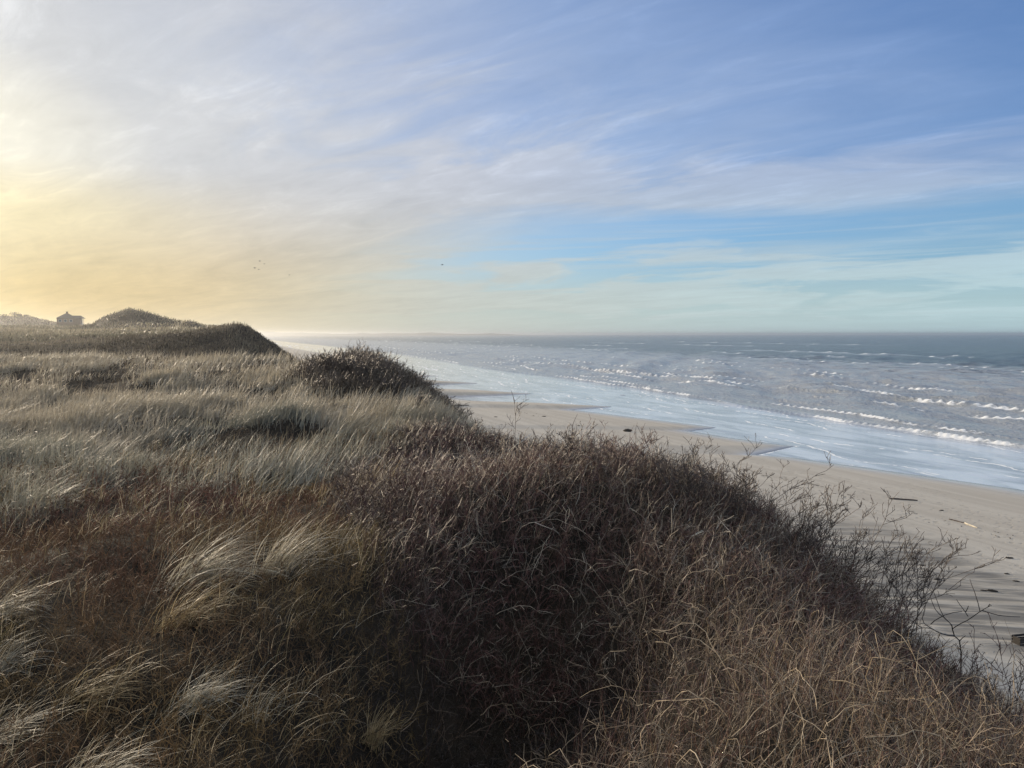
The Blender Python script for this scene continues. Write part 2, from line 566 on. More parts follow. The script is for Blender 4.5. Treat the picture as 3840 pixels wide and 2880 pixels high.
def m_sea():
    m, n, out = material("sea_water")
    pos = n.new('ShaderNodeNewGeometry').outputs['Position']
    x, y, z = n.xyz(pos)
    d = n.add(n.mul(x, SN[0]), n.mul(y, SN[1]))
    s = n.add(n.mul(x, T[0]), n.mul(y, T[1]))
    foam = n.attr("foam").outputs['Fac']
    wet = n.attr("wet").outputs['Fac']
    thr = n.attr("milk").outputs['Fac']
    nz = n.noise(n.vec(n.mul(s, 0.45), n.mul(d, 0.9), 0.0), 1.0, 7.0, 0.68, 0.6)
    nz2 = n.noise(n.vec(n.mul(s, 0.10), n.mul(d, 0.35), 4.0), 1.0, 6.0, 0.6, 0.8)
    fm = n.step(n.add(foam, n.mul(n.sub(nz, 0.5), 1.5)), 0.42, 0.68)
    milk = n.mul(n.step(n.add(n.add(n.mul(nz, 0.4), n.mul(nz2, 0.6)), n.mul(n.sub(thr, 0.5), 0.42)), 0.44, 0.68), 0.75)
    col = n.mix(n.step(d, 90.0, 400.0), (0.105, 0.112, 0.098), (0.028, 0.047, 0.050))
    swn = n.noise(n.vec(n.mul(s, 0.07), n.mul(d, 0.28), 8.0), 1.0, 5.0, 0.6, 0.8)
    swc = n.mix(n.step(swn, 0.38, 0.62), (0.34, 0.36, 0.37), (0.62, 0.65, 0.67))  # pale base of the shallows: foam bubbles, plus sky reflection put into the colour
    col = n.mix(wet, col, swc)
    col = n.mix(milk, col, (0.42, 0.44, 0.45))
    rip = n.noise(n.vec(n.mul(s, 0.9), n.mul(d, 1.8), 0.0), 1.0, 5.0, 0.6, 0.3)
    rip2 = n.noise(n.vec(n.mul(s, 0.12), n.mul(d, 0.3), 0.0), 1.0, 6.0, 0.65, 0.3)
    h = n.add(rip, n.mul(rip2, 3.0))
    nrm = n.bump(h, n.sub(0.95, n.mul(wet, 0.86)), 0.55)
    p = principled(n, None, col, n.sub(0.20, n.mul(wet, 0.13)), nrm, n.step(d, 150.0, 600.0, 0.5, 0.33), 1.333)
    f = n.new('ShaderNodeBsdfDiffuse')
    f.inputs[0].default_value = (0.80, 0.81, 0.80, 1)
    mx = n.new('ShaderNodeMixShader')
    n.put(mx.inputs[0], fm)
    n.l.new(p.outputs[0], mx.inputs[1]); n.l.new(f.outputs[0], mx.inputs[2])
    n.l.new(mx.outputs[0], out.inputs[0])
    return m


# ------------------------------------------------------------------ ground, beach, sea sheets
def polar(azs, rs):
    A, RR = np.meshgrid(azs, rs)
    return RR * np.sin(A), RR * np.cos(A)


def grid_faces(nr, nc, keep=None):
    i = (np.arange(nr - 1)[:, None] * nc + np.arange(nc - 1)[None]).reshape(-1)
    F = np.stack([i, i + 1, i + nc + 1, i + nc], 1)[:, ::-1]
    return F if keep is None else F[keep.reshape(-1)[F].all(1)]


def compact(V, F, extra=None):
    used = np.unique(F)
    mp = np.full(len(V), -1, np.int64); mp[used] = np.arange(len(used))
    return V[used], mp[F], {k: v[used] for k, v in (extra or {}).items()}


# dune land
azs = np.concatenate([np.linspace(-PI, R(-62), 40)[:-1], np.linspace(R(-62), R(62), 420), np.linspace(R(62), PI, 40)[1:]])
rs = np.concatenate([[0.05], np.geomspace(0.6, 950, 360)])
X, Y = polar(azs, rs)
Z = ground(X, Y)
DD = dcoast(X, Y)
V = np.stack([X, Y, Z], -1).reshape(-1, 3)
BZ = beach_z(X, Y)
keep = (Z > BZ + 0.02) & (DD < 45)
Z2 = np.where(Z > BZ + 0.02, Z, Z - 0.05)
F = grid_faces(len(rs), len(azs), (DD < 30))
V[:, 2] = np.where(DD.reshape(-1) > 24, V[:, 2] - 0.25, V[:, 2])
V, F, _ = compact(V, F)
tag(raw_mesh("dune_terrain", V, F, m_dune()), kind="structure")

# beach and sea share one polar layout
HX = 13.0 * FPX
dep = np.concatenate([np.arange(0.8, 6, 0.22), np.arange(6, 60, 0.42), np.arange(60, 200, 0.6), np.arange(200, 620, 1.6)])
rs = np.sort(HX / dep)
azs = np.concatenate([np.linspace(R(-27), R(38), 900), np.linspace(R(38), R(75), 160)[1:]])
X, Y = polar(azs, rs)
D, S = dcoast(X, Y), scoast(X, Y)
bz = beach_z(X, Y)
V = np.stack([X, Y, bz], -1).reshape(-1, 3)
F = grid_faces(len(rs), len(azs), (D > 14) & (D < 135) & (np.hypot(X, Y) < 2500))
V, F, _ = compact(V, F)
tag(raw_mesh("beach", V, F, m_beach()), kind="structure")

RR = np.hypot(X, Y)
cell = np.gradient(rs)[:, None] * np.ones_like(X)              # spacing along the view, to leave out waves too small to hold


def sea_height():
    z = np.zeros_like(X)
    wr = np.random.default_rng(5)
    for i in range(46):
        lam = 2.2 * (34 / 2.2) ** wr.random()
        a = wr.normal(0, 0.5)
        dx, dy = -SN[0] * math.cos(a) - T[0] * math.sin(a), -SN[1] * math.cos(a) - T[1] * math.sin(a)
        k = 2 * PI / lam
        amp = 0.0135 * lam ** 0.85 * wr.uniform(0.6, 1.2)
        ph = k * (X * dx + Y * dy) + wr.random() * 6.28 + 1.2 * fbm(X * 0.02, Y * 0.02, 60 + i, 2)
        w = (0.5 + 0.5 * np.sin(ph)) ** 1.6 - 0.42
        z += amp * 1.5 * w * np.clip(lam / (1.5 * cell) - 0.4, 0, 1)
    return z


chop = sea_height()
wetm = sstep(96, 84, D - 10 * fbm(S * 0.02, S * 0, 77, 3) - 0.05 * np.clip(S - 100, 0, 400) )
off = 0.05 * np.clip(S - 100, 0, 500)                            # the swash widens up the coast
Dp = D - off - 7 * fbm(S * 0.013, S * 0.0, 78, 3)
wet = sstep(94, 84, Dp)
z = chop * (1 - wet) * sstep(84, 120, Dp)
foam = np.zeros_like(z)
milk = np.zeros_like(z)


def breaker(z, foam, milk, d0, length, height, seg_scale, thr, trail, seed):
    n1 = fbm(S / (2.5 * seg_scale), S * 0 + seed, seed, 2)
    height = height * (0.5 if d0 > 200 else 1.0) * (0.9 + 0.5 * fbm(S / 12.0, S * 0, seed + 11, 2))
    dw = d0 + 9 * fbm(S / 90.0, S * 0 + seed * 2.0, seed + 5, 3) + 3.2 * fbm(S / 22.0, S * 0, seed + 9, 2) + 0.5 * fbm(S / 5.0, S * 0, seed + 10, 2)
    q = Dp - dw
    on = sstep(thr, thr + 0.16, n1)
    if thr <= -0.1:
        on = 0.5 + 0.5 * on
    prof = np.where(q < 0, np.exp(-(q / (0.28 * length)) ** 2), np.exp(-(q / length) ** 2))
    z = z + height * prof * (0.45 + 0.55 * on)
    broke = fbm(S / 5.0, D / 1.5, seed + 3, 3)
    fr = np.where(q < 0, np.exp(-(q / (1.25 * length)) ** 2), np.exp(-(q / (0.30 * length)) ** 2))
    foam = np.maximum(foam, on * fr * np.clip(0.66 + 0.5 * broke, 0, 0.80))
    back = np.where(q < 0, np.exp(q / (0.5 * trail)), 0.0)
    foam = np.maximum(foam, on * back * np.clip(0.22 + 0.9 * fbm(S / 7.0, D / 2.0, seed + 4, 3), 0, 0.5))
    milk = np.maximum(milk, np.where(q < 0, np.exp(q / trail), np.exp(-q / 3.0)) * (0.45 + 0.55 * on))
    return z, foam, milk


for args in [(90, 0.95, 0.42, 24, -0.20, 9, 101), (95, 0.8, 0.28, 14, -0.04, 8, 111), (103, 0.9, 0.30, 12, 0.02, 8, 113), (113, 1.1, 0.35, 13, 0.03, 8, 115),
             (126, 1.5, 0.62, 26, -0.16, 22, 121), (136, 1.3, 0.5, 16, -0.02, 14, 131), (150, 1.3, 0.45, 13, 0.03, 14, 171), (168, 1.4, 0.5, 14, 0.03, 14, 173), (190, 1.5, 0.5, 16, 0.03, 14, 175),
             (215, 1.8, 0.5, 20, 0.02, 20, 141), (258, 2.6, 0.85, 40, -0.20, 45, 151), (276, 2.2, 0.7, 24, -0.04, 30, 161), (320, 3.0, 0.7, 26, 0.03, 30, 183),
             (390, 5.0, 0.8, 40, -0.02, 40, 181), (520, 7.0, 0.9, 50, 0.02, 50, 191), (700, 9.0, 1.0, 60, 0.06, 50, 193)]:
    z, foam, milk = breaker(z, foam, milk, *args)
z = np.where(Dp < 78, 0.0, z)
# lone whitecaps further out
cap = fbm(S * 0.022, D * 0.10, 201, 4) + 0.5 * fbm(S * 0.15, D * 0.3, 203, 2)
foam = np.maximum(foam, sstep(0.32, 0.46, cap) * sstep(150, 300, Dp) * sstep(2500, 700, D) * 0.62)
milk = np.maximum(milk, 0.90 * sstep(360, 110, Dp) + 0.32 * sstep(700, 250, Dp)) * (1 - wet)
# thin foam lines left by the last waves over the wet sand
for i, d0 in enumerate((63.5, 67, 70.5, 74, 77.5, 81, 84.5, 87)):
    dl = d0 + 9 * fbm(S * 0.05 + i * 9.1, S * 0.0 + i, 220 + i, 3) + 2.0 * fbm(S * 0.35, S * 0 + i, 230 + i, 3)
    w = 0.16 + 0.0016 * RR
    on = sstep(-0.08, 0.08, fbm(S * 0.08, S * 0 + 4.0 * i, 240 + i, 2))
    foam = np.maximum(foam, on * np.exp(-((D - dl) / w) ** 2) * 0.74)
    foam = np.maximum(foam, on * np.where(D > dl, np.exp(-(D - dl) / 2.2), 0) * np.clip(0.22 + 0.7 * fbm(S * 0.3, D * 0.6, 260 + i, 2), 0, 0.42))
es = D - dshore(S + 0.10 * (D - 60))
foam = np.maximum(foam, 0.62 * np.exp(-((es - 0.5) / (0.3 + 0.0012 * RR)) ** 2) * sstep(-0.15, 0.15, fbm(S * 0.1, S * 0, 251, 3)) * sstep(140, 60, S))
foam = np.maximum(foam, 0.40 * sstep(0.02, 0.3, fbm(S * 0.5, D * 0.5, 252, 3)) * sstep(18, 5, es) * sstep(0, 1, es) * sstep(80, 58, S))
V = np.stack([X, Y, z], -1).reshape(-1, 3)
F = grid_faces(len(rs), len(azs), (D > 42) & (RR > 40))
V, F, ex = compact(V, F, {"foam": foam.reshape(-1), "wet": wet.reshape(-1), "milk": milk.reshape(-1)})
tag(raw_mesh("sea", V, F, m_sea(), attrs=ex), kind="structure")

# far coast on the horizon
aa = np.linspace(R(-24), R(2.5), 240)
rr = 7200 + 500 * np.sin(aa * 9)
hh = (14 + 22 * np.clip(fbm(aa * 40, aa * 0 + 2, 301, 4) + 0.25, 0, 1)) * sstep(R(2.5), R(-3), aa) + 1.0
hh = hh + 16 * sstep(R(-14), R(-19), aa)
ring = []
for k, (dr, f) in enumerate(((0, 0), (120, 0.8), (300, 1.0), (700, 0.9), (1200, 0))):
    ring.append(np.stack([(rr + dr) * np.sin(aa), (rr + dr) * np.cos(aa), hh * f - (0.5 if f == 0 else 0)], -1))
V = np.stack(ring).reshape(-1, 3)
F = grid_faces(5, len(aa))
tag(raw_mesh("far_coast", V, F, m_plain("far_land", (0.13, 0.13, 0.09), nscale=0.01)), kind="structure")


# ------------------------------------------------------------------ vegetation
def scatter(n, x0, x1, y0, y1, dens=None, power=1.0):
    """points in a wedge of ground, thinned by dens(x, y) in 0..1; power > 0 puts more of them near the eye"""
    y = y0 * (y1 / y0) ** rng.random(n) if power else rng.uniform(y0, y1, n)
    x = rng.uniform(0, 1, n)
    xa = np.maximum(x0, -0.80 * y - 2.5); xb = np.minimum(x1, 0.72 * y + 2.5)
    x = xa + (xb - xa) * x
    if dens is not None:
        k = rng.random(n) < dens(x, y)
        x, y = x[k], y[k]
    return x, y


def blades(x, y, z, L, lean, bend, phi, w, col, k=5, tip=0.15, side=None):
    n = len(x)
    t = np.linspace(0, 1, k)
    th = lean[:, None] + bend[:, None] * t[None] ** 1.3
    ds = L[:, None] / (k - 1)
    hor = np.concatenate([np.zeros((n, 1)), np.cumsum(np.sin(th[:, :-1] * 0.5 + th[:, 1:] * 0.5) * ds, 1)], 1)
    ver = np.concatenate([np.zeros((n, 1)), np.cumsum(np.cos(th[:, :-1] * 0.5 + th[:, 1:] * 0.5) * ds, 1)], 1)
    P = np.stack([x[:, None] + hor * np.cos(phi)[:, None], y[:, None] + hor * np.sin(phi)[:, None], z[:, None] + ver], -1)
    W = w[:, None] * (1 - (1 - tip) * t[None] ** 1.5)
    a = phi + PI / 2 + rng.normal(0, 0.35, n)
    sd = np.stack([np.cos(a), np.sin(a), rng.normal(0, 0.25, n)], -1)
    C = np.repeat(col[:, None, :], k, 1)
    return ribbons(P, W, sd, C)


def palette(n, cols, weights, jit=0.18):
    cols = np.array(cols, float)
    i = rng.choice(len(cols), n, p=np.array(weights) / sum(weights))
    return np.clip(cols[i] * (1 + rng.normal(0, jit, (n, 1))), 0.005, 0.9)


STRAW = [(0.44, 0.39, 0.30), (0.35, 0.32, 0.25), (0.24, 0.24, 0.19), (0.50, 0.47, 0.40), (0.18, 0.17, 0.12)]
WIND = R(-8)                              # blades lean to the right, a little towards the eye

# masks in ground coordinates
def shrub_edge(y):
    return np.interp(y, [2, 5, 7, 10, 15, 24, 30], [-0.6, -0.5, -0.9, -2.0, -3.4, -3.6, -2.2])


def m_shrub(x, y):
    e = shrub_edge(y) + 1.6 * fbm(x * 0.35, y * 0.35, 401, 3)
    a = sstep(-0.35, 0.35, x - e) * sstep(29, 25, y)
    c = sstep(1.1, 0.8, np.hypot((x + 6.3) / 4.3, (y - 40) / 5.5) + 0.5 * fbm(x * 0.5, y * 0.5, 402, 2))
    return np.maximum(a, c)


def m_grass(x, y):
    far = sstep(14.5, 19, y + 5 * fbm(x * 0.15, y * 0.15, 403, 3) - 0.25 * np.clip(-6 - x, -8, 12) * -1)
    patch = sstep(0.02, 0.14, fbm(x * 0.32, y * 0.32, 404, 3))
    return np.clip(np.maximum(far, 0.25 * patch) * (1 - m_shrub(x, y)), 0, 1)


def patches(x, y):
    return sstep(0.06, 0.16, fbm(x * 0.16, y * 0.13, 405, 3)) * sstep(15, 20, y)


def m_heath(x, y):
    return np.clip((1 - m_grass(x, y)) * (1 - m_shrub(x, y)), 0, 1) * sstep(26, 20, y)


def hollow(x, y):
    return 1 - 0.90 * np.clip(1.25 * gauss(x, y, 0.05, 7.9, 0.85, 2.0, -0.2) + 0.8 * gauss(x, y, -0.4, 4.6, 0.55, 0.9), 0, 1)


def crest_ok(x, y):
    return sstep(12.8, 10.6, dcoast(x, y))


# --- single tussocks one can pick out
PALE = [(0.62, 0.57, 0.46), (0.50, 0.45, 0.33), (0.36, 0.32, 0.23)]
GOLD = [(0.56, 0.45, 0.26), (0.43, 0.34, 0.19), (0.29, 0.23, 0.13)]
SILV = [(0.64, 0.60, 0.50), (0.48, 0.46, 0.37), (0.33, 0.32, 0.25)]
TUSSOCKS = []


def plan_tussock(label, u, v, size, n, tone, lean=0.75, spread=0.35, wind=None, bend=1.1):
    cx, cy_ = on_ground(u, v, 0.2)
    TUSSOCKS.append((cx, cy_, size, label, n, tone, lean, spread, WIND if wind is None else wind, bend))


def clear_of_tussocks(x, y):
    k = np.ones_like(x)
    for cx, cy_, size, *_ in TUSSOCKS:
        k = k * (1 - 0.75 * np.clip(1.2 * gauss(x, y, cx + 0.22 * size, cy_ - 0.1, 0.36 * size, 0.26 * size), 0, 1))
    return k


def tussock(cx, cy_, size, label, n, tone, lean, spread, wd, bend):
    n = int(n * 0.85)
    cz = float(ground(cx, cy_))
    x = rng.normal(0, 0.15 * size, n); y = rng.normal(0, 0.13 * size, n)
    L = size * rng.uniform(0.45, 1.15, n)
    col = palette(n, tone, [1] * len(tone), 0.2)
    r = math.hypot(cx, cy_)
    w = np.maximum(0.0055, 0.66 * r / FPX) * rng.uniform(0.7, 1.35, n)
    V, F, C = blades(x, y, np.full(n, -0.03), L, lean - 0.1 + rng.normal(0, 0.22, n), bend * rng.uniform(0.5, 1.15, n), wd + rng.normal(0, spread, n), w, col, k=9)
    ob = raw_mesh("grass_tussock", V, F, M_GRASS, C)
    ob.location = (cx, cy_, cz)
    tag(ob, label, "grass tussock", "straw tussocks on the near dune")


plan_tussock("broad golden straw tussock in a long low sweep, left of the steep golden one", 400, 1225, 1.15, 420, PALE, 0.8, 0.30)
plan_tussock("steep golden tussock leaning right against the edge of the brown thicket", 590, 1205, 0.95, 300, PALE, 0.62, 0.28, bend=1.0)
plan_tussock("slim pale tussock standing alone inside the reddish thicket", 800, 1050, 0.95, 130, GOLD, 0.45, 0.25, bend=1.0)
plan_tussock("tussock with pale tips where the grey grass meets the brown scrub", 70, 1080, 1.0, 240, SILV, 0.75, 0.3)
plan_tussock("thick low tussock just below the broad golden one, dark hollow at its foot", 375, 1310, 0.8, 260, GOLD, 0.75, 0.3)
plan_tussock("bright curved tussock cut by the left edge of the view, uppermost there", -30, 1300, 0.75, 200, PALE, 0.75, 0.3)
plan_tussock("thin arched tussock at the left edge, between the bright curved and the flat one", -25, 1410, 0.6, 150, SILV, 0.7, 0.25)
plan_tussock("silvery fan-shaped tussock with the whitest blades, beside the dark hollow", 395, 1480, 0.62, 230, SILV, 0.72, 0.34)
plan_tussock("long swept-back tussock at the lower left with blades fanning up right", 150, 1670, 0.72, 230, PALE, 0.72, 0.22)
plan_tussock("flattened tussock at the left edge with blades lying nearly level", -30, 1540, 0.62, 190, PALE, 1.05, 0.22, bend=0.6)
plan_tussock("yellow tussock half sunk in brown scrub above the swept-back one", 165, 1465, 0.66, 170, GOLD, 0.85, 0.3)
plan_tussock("loose tussock whose blades droop over to the right beside the dark hollow", 545, 1500, 0.58, 60, PALE, 0.45, 0.45, bend=2.0)
plan_tussock("long upright stalks of straw at the bottom edge in front of the tangled stems", 1690, 1690, 0.62, 40, PALE, 0.25, 1.4, bend=1.3)
plan_tussock("sparse straws at the bottom right, second clump among the tangled stems", 1930, 1690, 0.60, 45, PALE, 0.1, 2.0, bend=0.8, wind=R(140))
plan_tussock("grey-white tussock at the seaward edge of the grass below the crest mound", 862, 915, 1.15, 320, SILV, 0.4, 0.5)
plan_tussock("feathery tussock left of the grey-white one below the crest mound", 745, 930, 1.2, 320, PALE, 0.55, 0.35)
plan_tussock("short yellowish tussock at the bottom edge left of the dark hollow", 800, 1560, 0.42, 170, GOLD, 0.4, 0.9)

# --- marram grass over the dune top, from the middle distance to the back of the first ridge
def build_field_grass():
    parts = []
    # tufts: blades share a centre, so that clumps and gaps show
    for (ny0, ny1, nt, per) in ((12, 30, 6800, 26), (28, 58, 8500, 24)):
        cx, cy_ = scatter(nt, -60, 6, ny0, ny1, lambda x, y: m_grass(x, y) * (1 - 0.85 * patches(x, y)) * crest_ok(x, y) * (0.18 + 0.82 * sstep(-0.10, 0.06, fbm(x * 0.55, y * 0.4, 413, 3))))
        nt2 = len(cx)
        sz = rng.random(nt2)
        ph = WIND + rng.normal(0, 0.55, nt2) + 1.2 * fbm(cx * 0.2, cy_ * 0.2, 410, 2)
        ln = 0.08 + 0.42 * rng.random(nt2)
        size = (0.50 + 0.55 * sz ** 1.6) * (1 + 0.5 * fbm(cx * 0.25, cy_ * 0.25, 411, 2))
        tone = fbm(cx * 0.13, cy_ * 0.13, 412, 3)
        tcol = np.where((tone + 0.05 * (cy_ - 25) > 0.0)[:, None], np.array([[0.47, 0.41, 0.31]]), np.array([[0.23, 0.24, 0.20]]))
        tcol = tcol * (1 + rng.normal(0, 0.22, (nt2, 1)))
        i = np.repeat(np.arange(nt2), per)
        n = len(i)
        rad = 0.16 + 0.004 * cy_[i]
        x = cx[i] + rng.normal(0, 1, n) * rad; y = cy_[i] + rng.normal(0, 1, n) * rad
        L = size[i] * rng.uniform(0.5, 1.1, n)
        pal = palette(n, STRAW, (4, 3, 3, 2, 2))
        col = np.clip(0.55 * tcol[i] + 0.45 * pal, 0.01, 0.9)
        w = np.maximum(0.007, 0.62 * y / FPX) * rng.uniform(0.7, 1.4, n)
        parts.append(blades(x, y, ground(x, y) - 0.03, L, ln[i] + rng.normal(0, 0.2, n), rng.uniform(0.2, 1.6, n), ph[i] + rng.normal(0, 0.42, n), w, col))
    V, F, C = join(parts)
    tag(raw_mesh("marram_grass", V, F, M_GRASS, C), "pale dry marram grass leaning in the wind over the dune top", "grass", kind="stuff")


# --- low reddish brown scrub with thin grass in it, nearer on the left
# --- tangle of bare twigs
def twigs(x, y, z, hgt, per, colA, colB, wob=0.32, k=6, wmin=0.0055, arch=0.5, spread=0.9):
    n = len(x)
    a = rng.uniform(0, 2 * PI, n)
    ph = rng.uniform(0.0, spread, n)
    dirv = np.stack([np.sin(ph) * np.cos(a), np.sin(ph) * np.sin(a), np.cos(ph)], -1)
    P = np.zeros((n, k, 3)); P[:, 0] = np.stack([x, y, z], -1)
    for j in range(1, k):
        dirv = dirv + rng.normal(0, wob, (n, 3)) + np.array([0.06, 0, -0.10 * arch * j])
        dirv /= np.linalg.norm(dirv, axis=1, keepdims=True)
        P[:, j] = P[:, j - 1] + dirv * (hgt / (k - 1))[:, None]
    r = np.linalg.norm(P[:, 0] - np.array([0, 0, EYE]), axis=1)
    w = np.maximum(wmin, 0.50 * r / FPX) * rng.uniform(0.45, 1.35, n)
    clump = fbm(x * 0.45, y * 0.45, 450, 3)
    mixv = np.clip(rng.random(n) ** 1.3 + 0.9 * clump, 0, 1)[:, None]
    col = np.clip((colA * (1 - mixv) + colB * mixv) * (1 + 1.3 * fbm(x * 0.3 + 7, y * 0.3, 452, 3)[:, None]) * (1 + rng.normal(0, 0.2, (n, 1))), 0.01, 0.8)
    out = [tubes(P, w[:, None] * np.linspace(1.15, 0.55, k)[None], np.repeat(col[:, None], k, 1))]
    i = np.repeat(np.arange(n), per); m = len(i)
    u = rng.uniform(0.2, 1.0, m) * (k - 1.001); j = u.astype(int); f = (u - j)[:, None]
    st = P[i, j] * (1 - f) + P[i, j + 1] * f
    tg = P[i, j + 1] - P[i, j]; tg /= np.linalg.norm(tg, axis=1, keepdims=True) + 1e-9
    dr = tg + rng.normal(0, 0.75, (m, 3)); dr[:, 2] += 0.25
    dr /= np.linalg.norm(dr, axis=1, keepdims=True)
    L = rng.uniform(0.07, 0.32, m) * np.repeat(hgt, per) / 0.8
    q1 = st + dr * (L * 0.5)[:, None]
    dr2 = dr + rng.normal(0, 0.42, (m, 3)); dr2 /= np.linalg.norm(dr2, axis=1, keepdims=True)
    q2 = q1 + dr2 * (L * 0.5)[:, None]
    sd = np.cross(dr, rng.normal(0, 1, (m, 3))); sd /= np.linalg.norm(sd, axis=1, keepdims=True) + 1e-9
    ww = np.maximum(wmin * 0.6, 0.40 * r[i] / FPX) * rng.uniform(0.7, 1.3, m)
    out.append(ribbons(np.stack([st, q1, q2], 1), ww[:, None] * np.array([[1, 0.85, 0.5]]), sd, np.repeat(np.clip(col[i] * (1 + rng.normal(0, 0.2, (m, 1))), 0.01, 0.8)[:, None], 3, 1)))
    return out


def build_heath():
    parts = []
    x, y = scatter(30000, -32, 3, 1.8, 27, lambda x, y: m_heath(x, y) * hollow(x, y) * crest_ok(x, y) * clear_of_tussocks(x, y))
    n = len(x)
    hgt = (0.26 + 0.22 * rng.random(n)) * (1 + 0.9 * fbm(x * 0.5, y * 0.5, 420, 2))
    # upright stalks with short side sprigs
    k = 4
    a = rng.uniform(0, 2 * PI, n); le = rng.uniform(0.0, 0.55, n)
    t = np.linspace(0, 1, k)
    P = np.zeros((n, k, 3))
    P[:, 0] = np.stack([x, y, ground(x, y) - 0.03], -1)
    for j in range(1, k):
        le_j = le + rng.normal(0, 0.16, n)
        P[:, j] = P[:, j - 1] + (hgt / (k - 1))[:, None] * np.stack([np.sin(le_j) * np.cos(a) + 0.12, np.sin(le_j) * np.sin(a), np.cos(le_j)], -1)
    tone = fbm(x * 0.3, y * 0.3, 421, 3)
    red = np.clip(0.5 + 2.2 * tone, 0, 1)[:, None]
    base = red * np.array([[0.122, 0.064, 0.047]]) + (1 - red) * np.array([[0.165, 0.120, 0.052]])
    base = base * (1 + rng.normal(0, 0.25, (n, 1)))
    base = np.clip(base, 0.01, 0.5)
    w = np.maximum(0.004, 0.45 * y / FPX)
    W = w[:, None] * np.linspace(1.2, 0.6, k)[None]
    sd = np.stack([np.cos(a), np.sin(a), 0 * a], -1)
    parts.append(ribbons(P, W, sd, np.repeat(base[:, None], k, 1)))
    per = 9
    i = np.repeat(np.arange(n), per); m = len(i)
    u = rng.uniform(0.25, 1.0, m) * (k - 1); j = np.minimum(u.astype(int), k - 2); f = (u - j)[:, None]
    st = P[i, j] * (1 - f) + P[i, j + 1] * f
    a2 = rng.uniform(0, 2 * PI, m); L = rng.uniform(0.04, 0.14, m); e = rng.uniform(0.1, 1.2, m)
    dr = np.stack([np.cos(a2) * np.cos(e), np.sin(a2) * np.cos(e), np.sin(e)], -1)
    Q = np.stack([st, st + dr * (0.55 * L)[:, None], st + dr * L[:, None] + rng.normal(0, 0.012, (m, 3))], 1)
    ww = np.maximum(0.0032, 0.38 * y[i] / FPX) * rng.uniform(0.7, 1.5, m)
    sd = np.cross(dr, rng.normal(0, 1, (m, 3))); sd /= np.linalg.norm(sd, axis=1, keepdims=True) + 1e-9
    cc = np.clip(base[i] * (1 + rng.normal(0, 0.3, (m, 1))), 0.01, 0.5)
    parts.append(ribbons(Q, ww[:, None] * np.array([[1.0, 1.0, 0.4]]), sd, np.repeat(cc[:, None], 3, 1)))
    x, y = scatter(9000, -50, 2, 16, 56, lambda x, y: patches(x, y) * (1 - m_shrub(x, y)) * crest_ok(x, y))
    nn = len(x)
    parts += twigs(x, y, ground(x, y) - 0.03, rng.uniform(0.2, 0.5, nn), 7, np.array([[0.085, 0.062, 0.045]]), np.array([[0.17, 0.125, 0.075]]), 0.25, k=4, spread=0.6, arch=0.1)
    V, F, C = join(parts)
    tag(raw_mesh("dwarf_scrub", V, F, M_SCRUB, C), "low reddish brown dwarf scrub covering the dune on the near left", "scrub", kind="stuff")
    # loose straws lying through the scrub
    x, y = scatter(8000, -32, 3, 1.8, 27, lambda x, y: (0.35 + 0.65 * sstep(-0.05, 0.1, fbm(x * 0.6, y * 0.6, 425, 3))) * (1 - m_shrub(x, y)) * (0.05 + 0.95 * hollow(x, y)))
    tx, ty = scatter(340, -32, 1.5, 2.2, 22, lambda x, y: (1 - m_shrub(x, y)) * (0.12 + 0.88 * hollow(x, y)))
    i = np.repeat(np.arange(len(tx)), 26)
    x = np.concatenate([x, tx[i] + rng.normal(0, 0.11, len(i))]); y = np.concatenate([y, ty[i] + rng.normal(0, 0.11, len(i))])
    n = len(x)
    col = palette(n, [(0.56, 0.48, 0.34), (0.36, 0.29, 0.18), (0.26, 0.21, 0.12), (0.20, 0.18, 0.09)], (3, 3, 3, 2))
    w = np.maximum(0.0036, 0.40 * y / FPX) * rng.uniform(0.7, 1.3, n)
    b = blades(x, y, ground(x, y) + rng.uniform(0, 0.25, n), rng.uniform(0.2, 0.62, n), rng.uniform(0.1, 1.0, n), rng.uniform(0.3, 1.4, n), WIND + rng.normal(0, 0.8, n), w, col, k=6)
    tag(raw_mesh("loose_straw", *b[:2], M_GRASS, b[2]), "thin bent straws scattered through the brown scrub", "grass", kind="stuff")


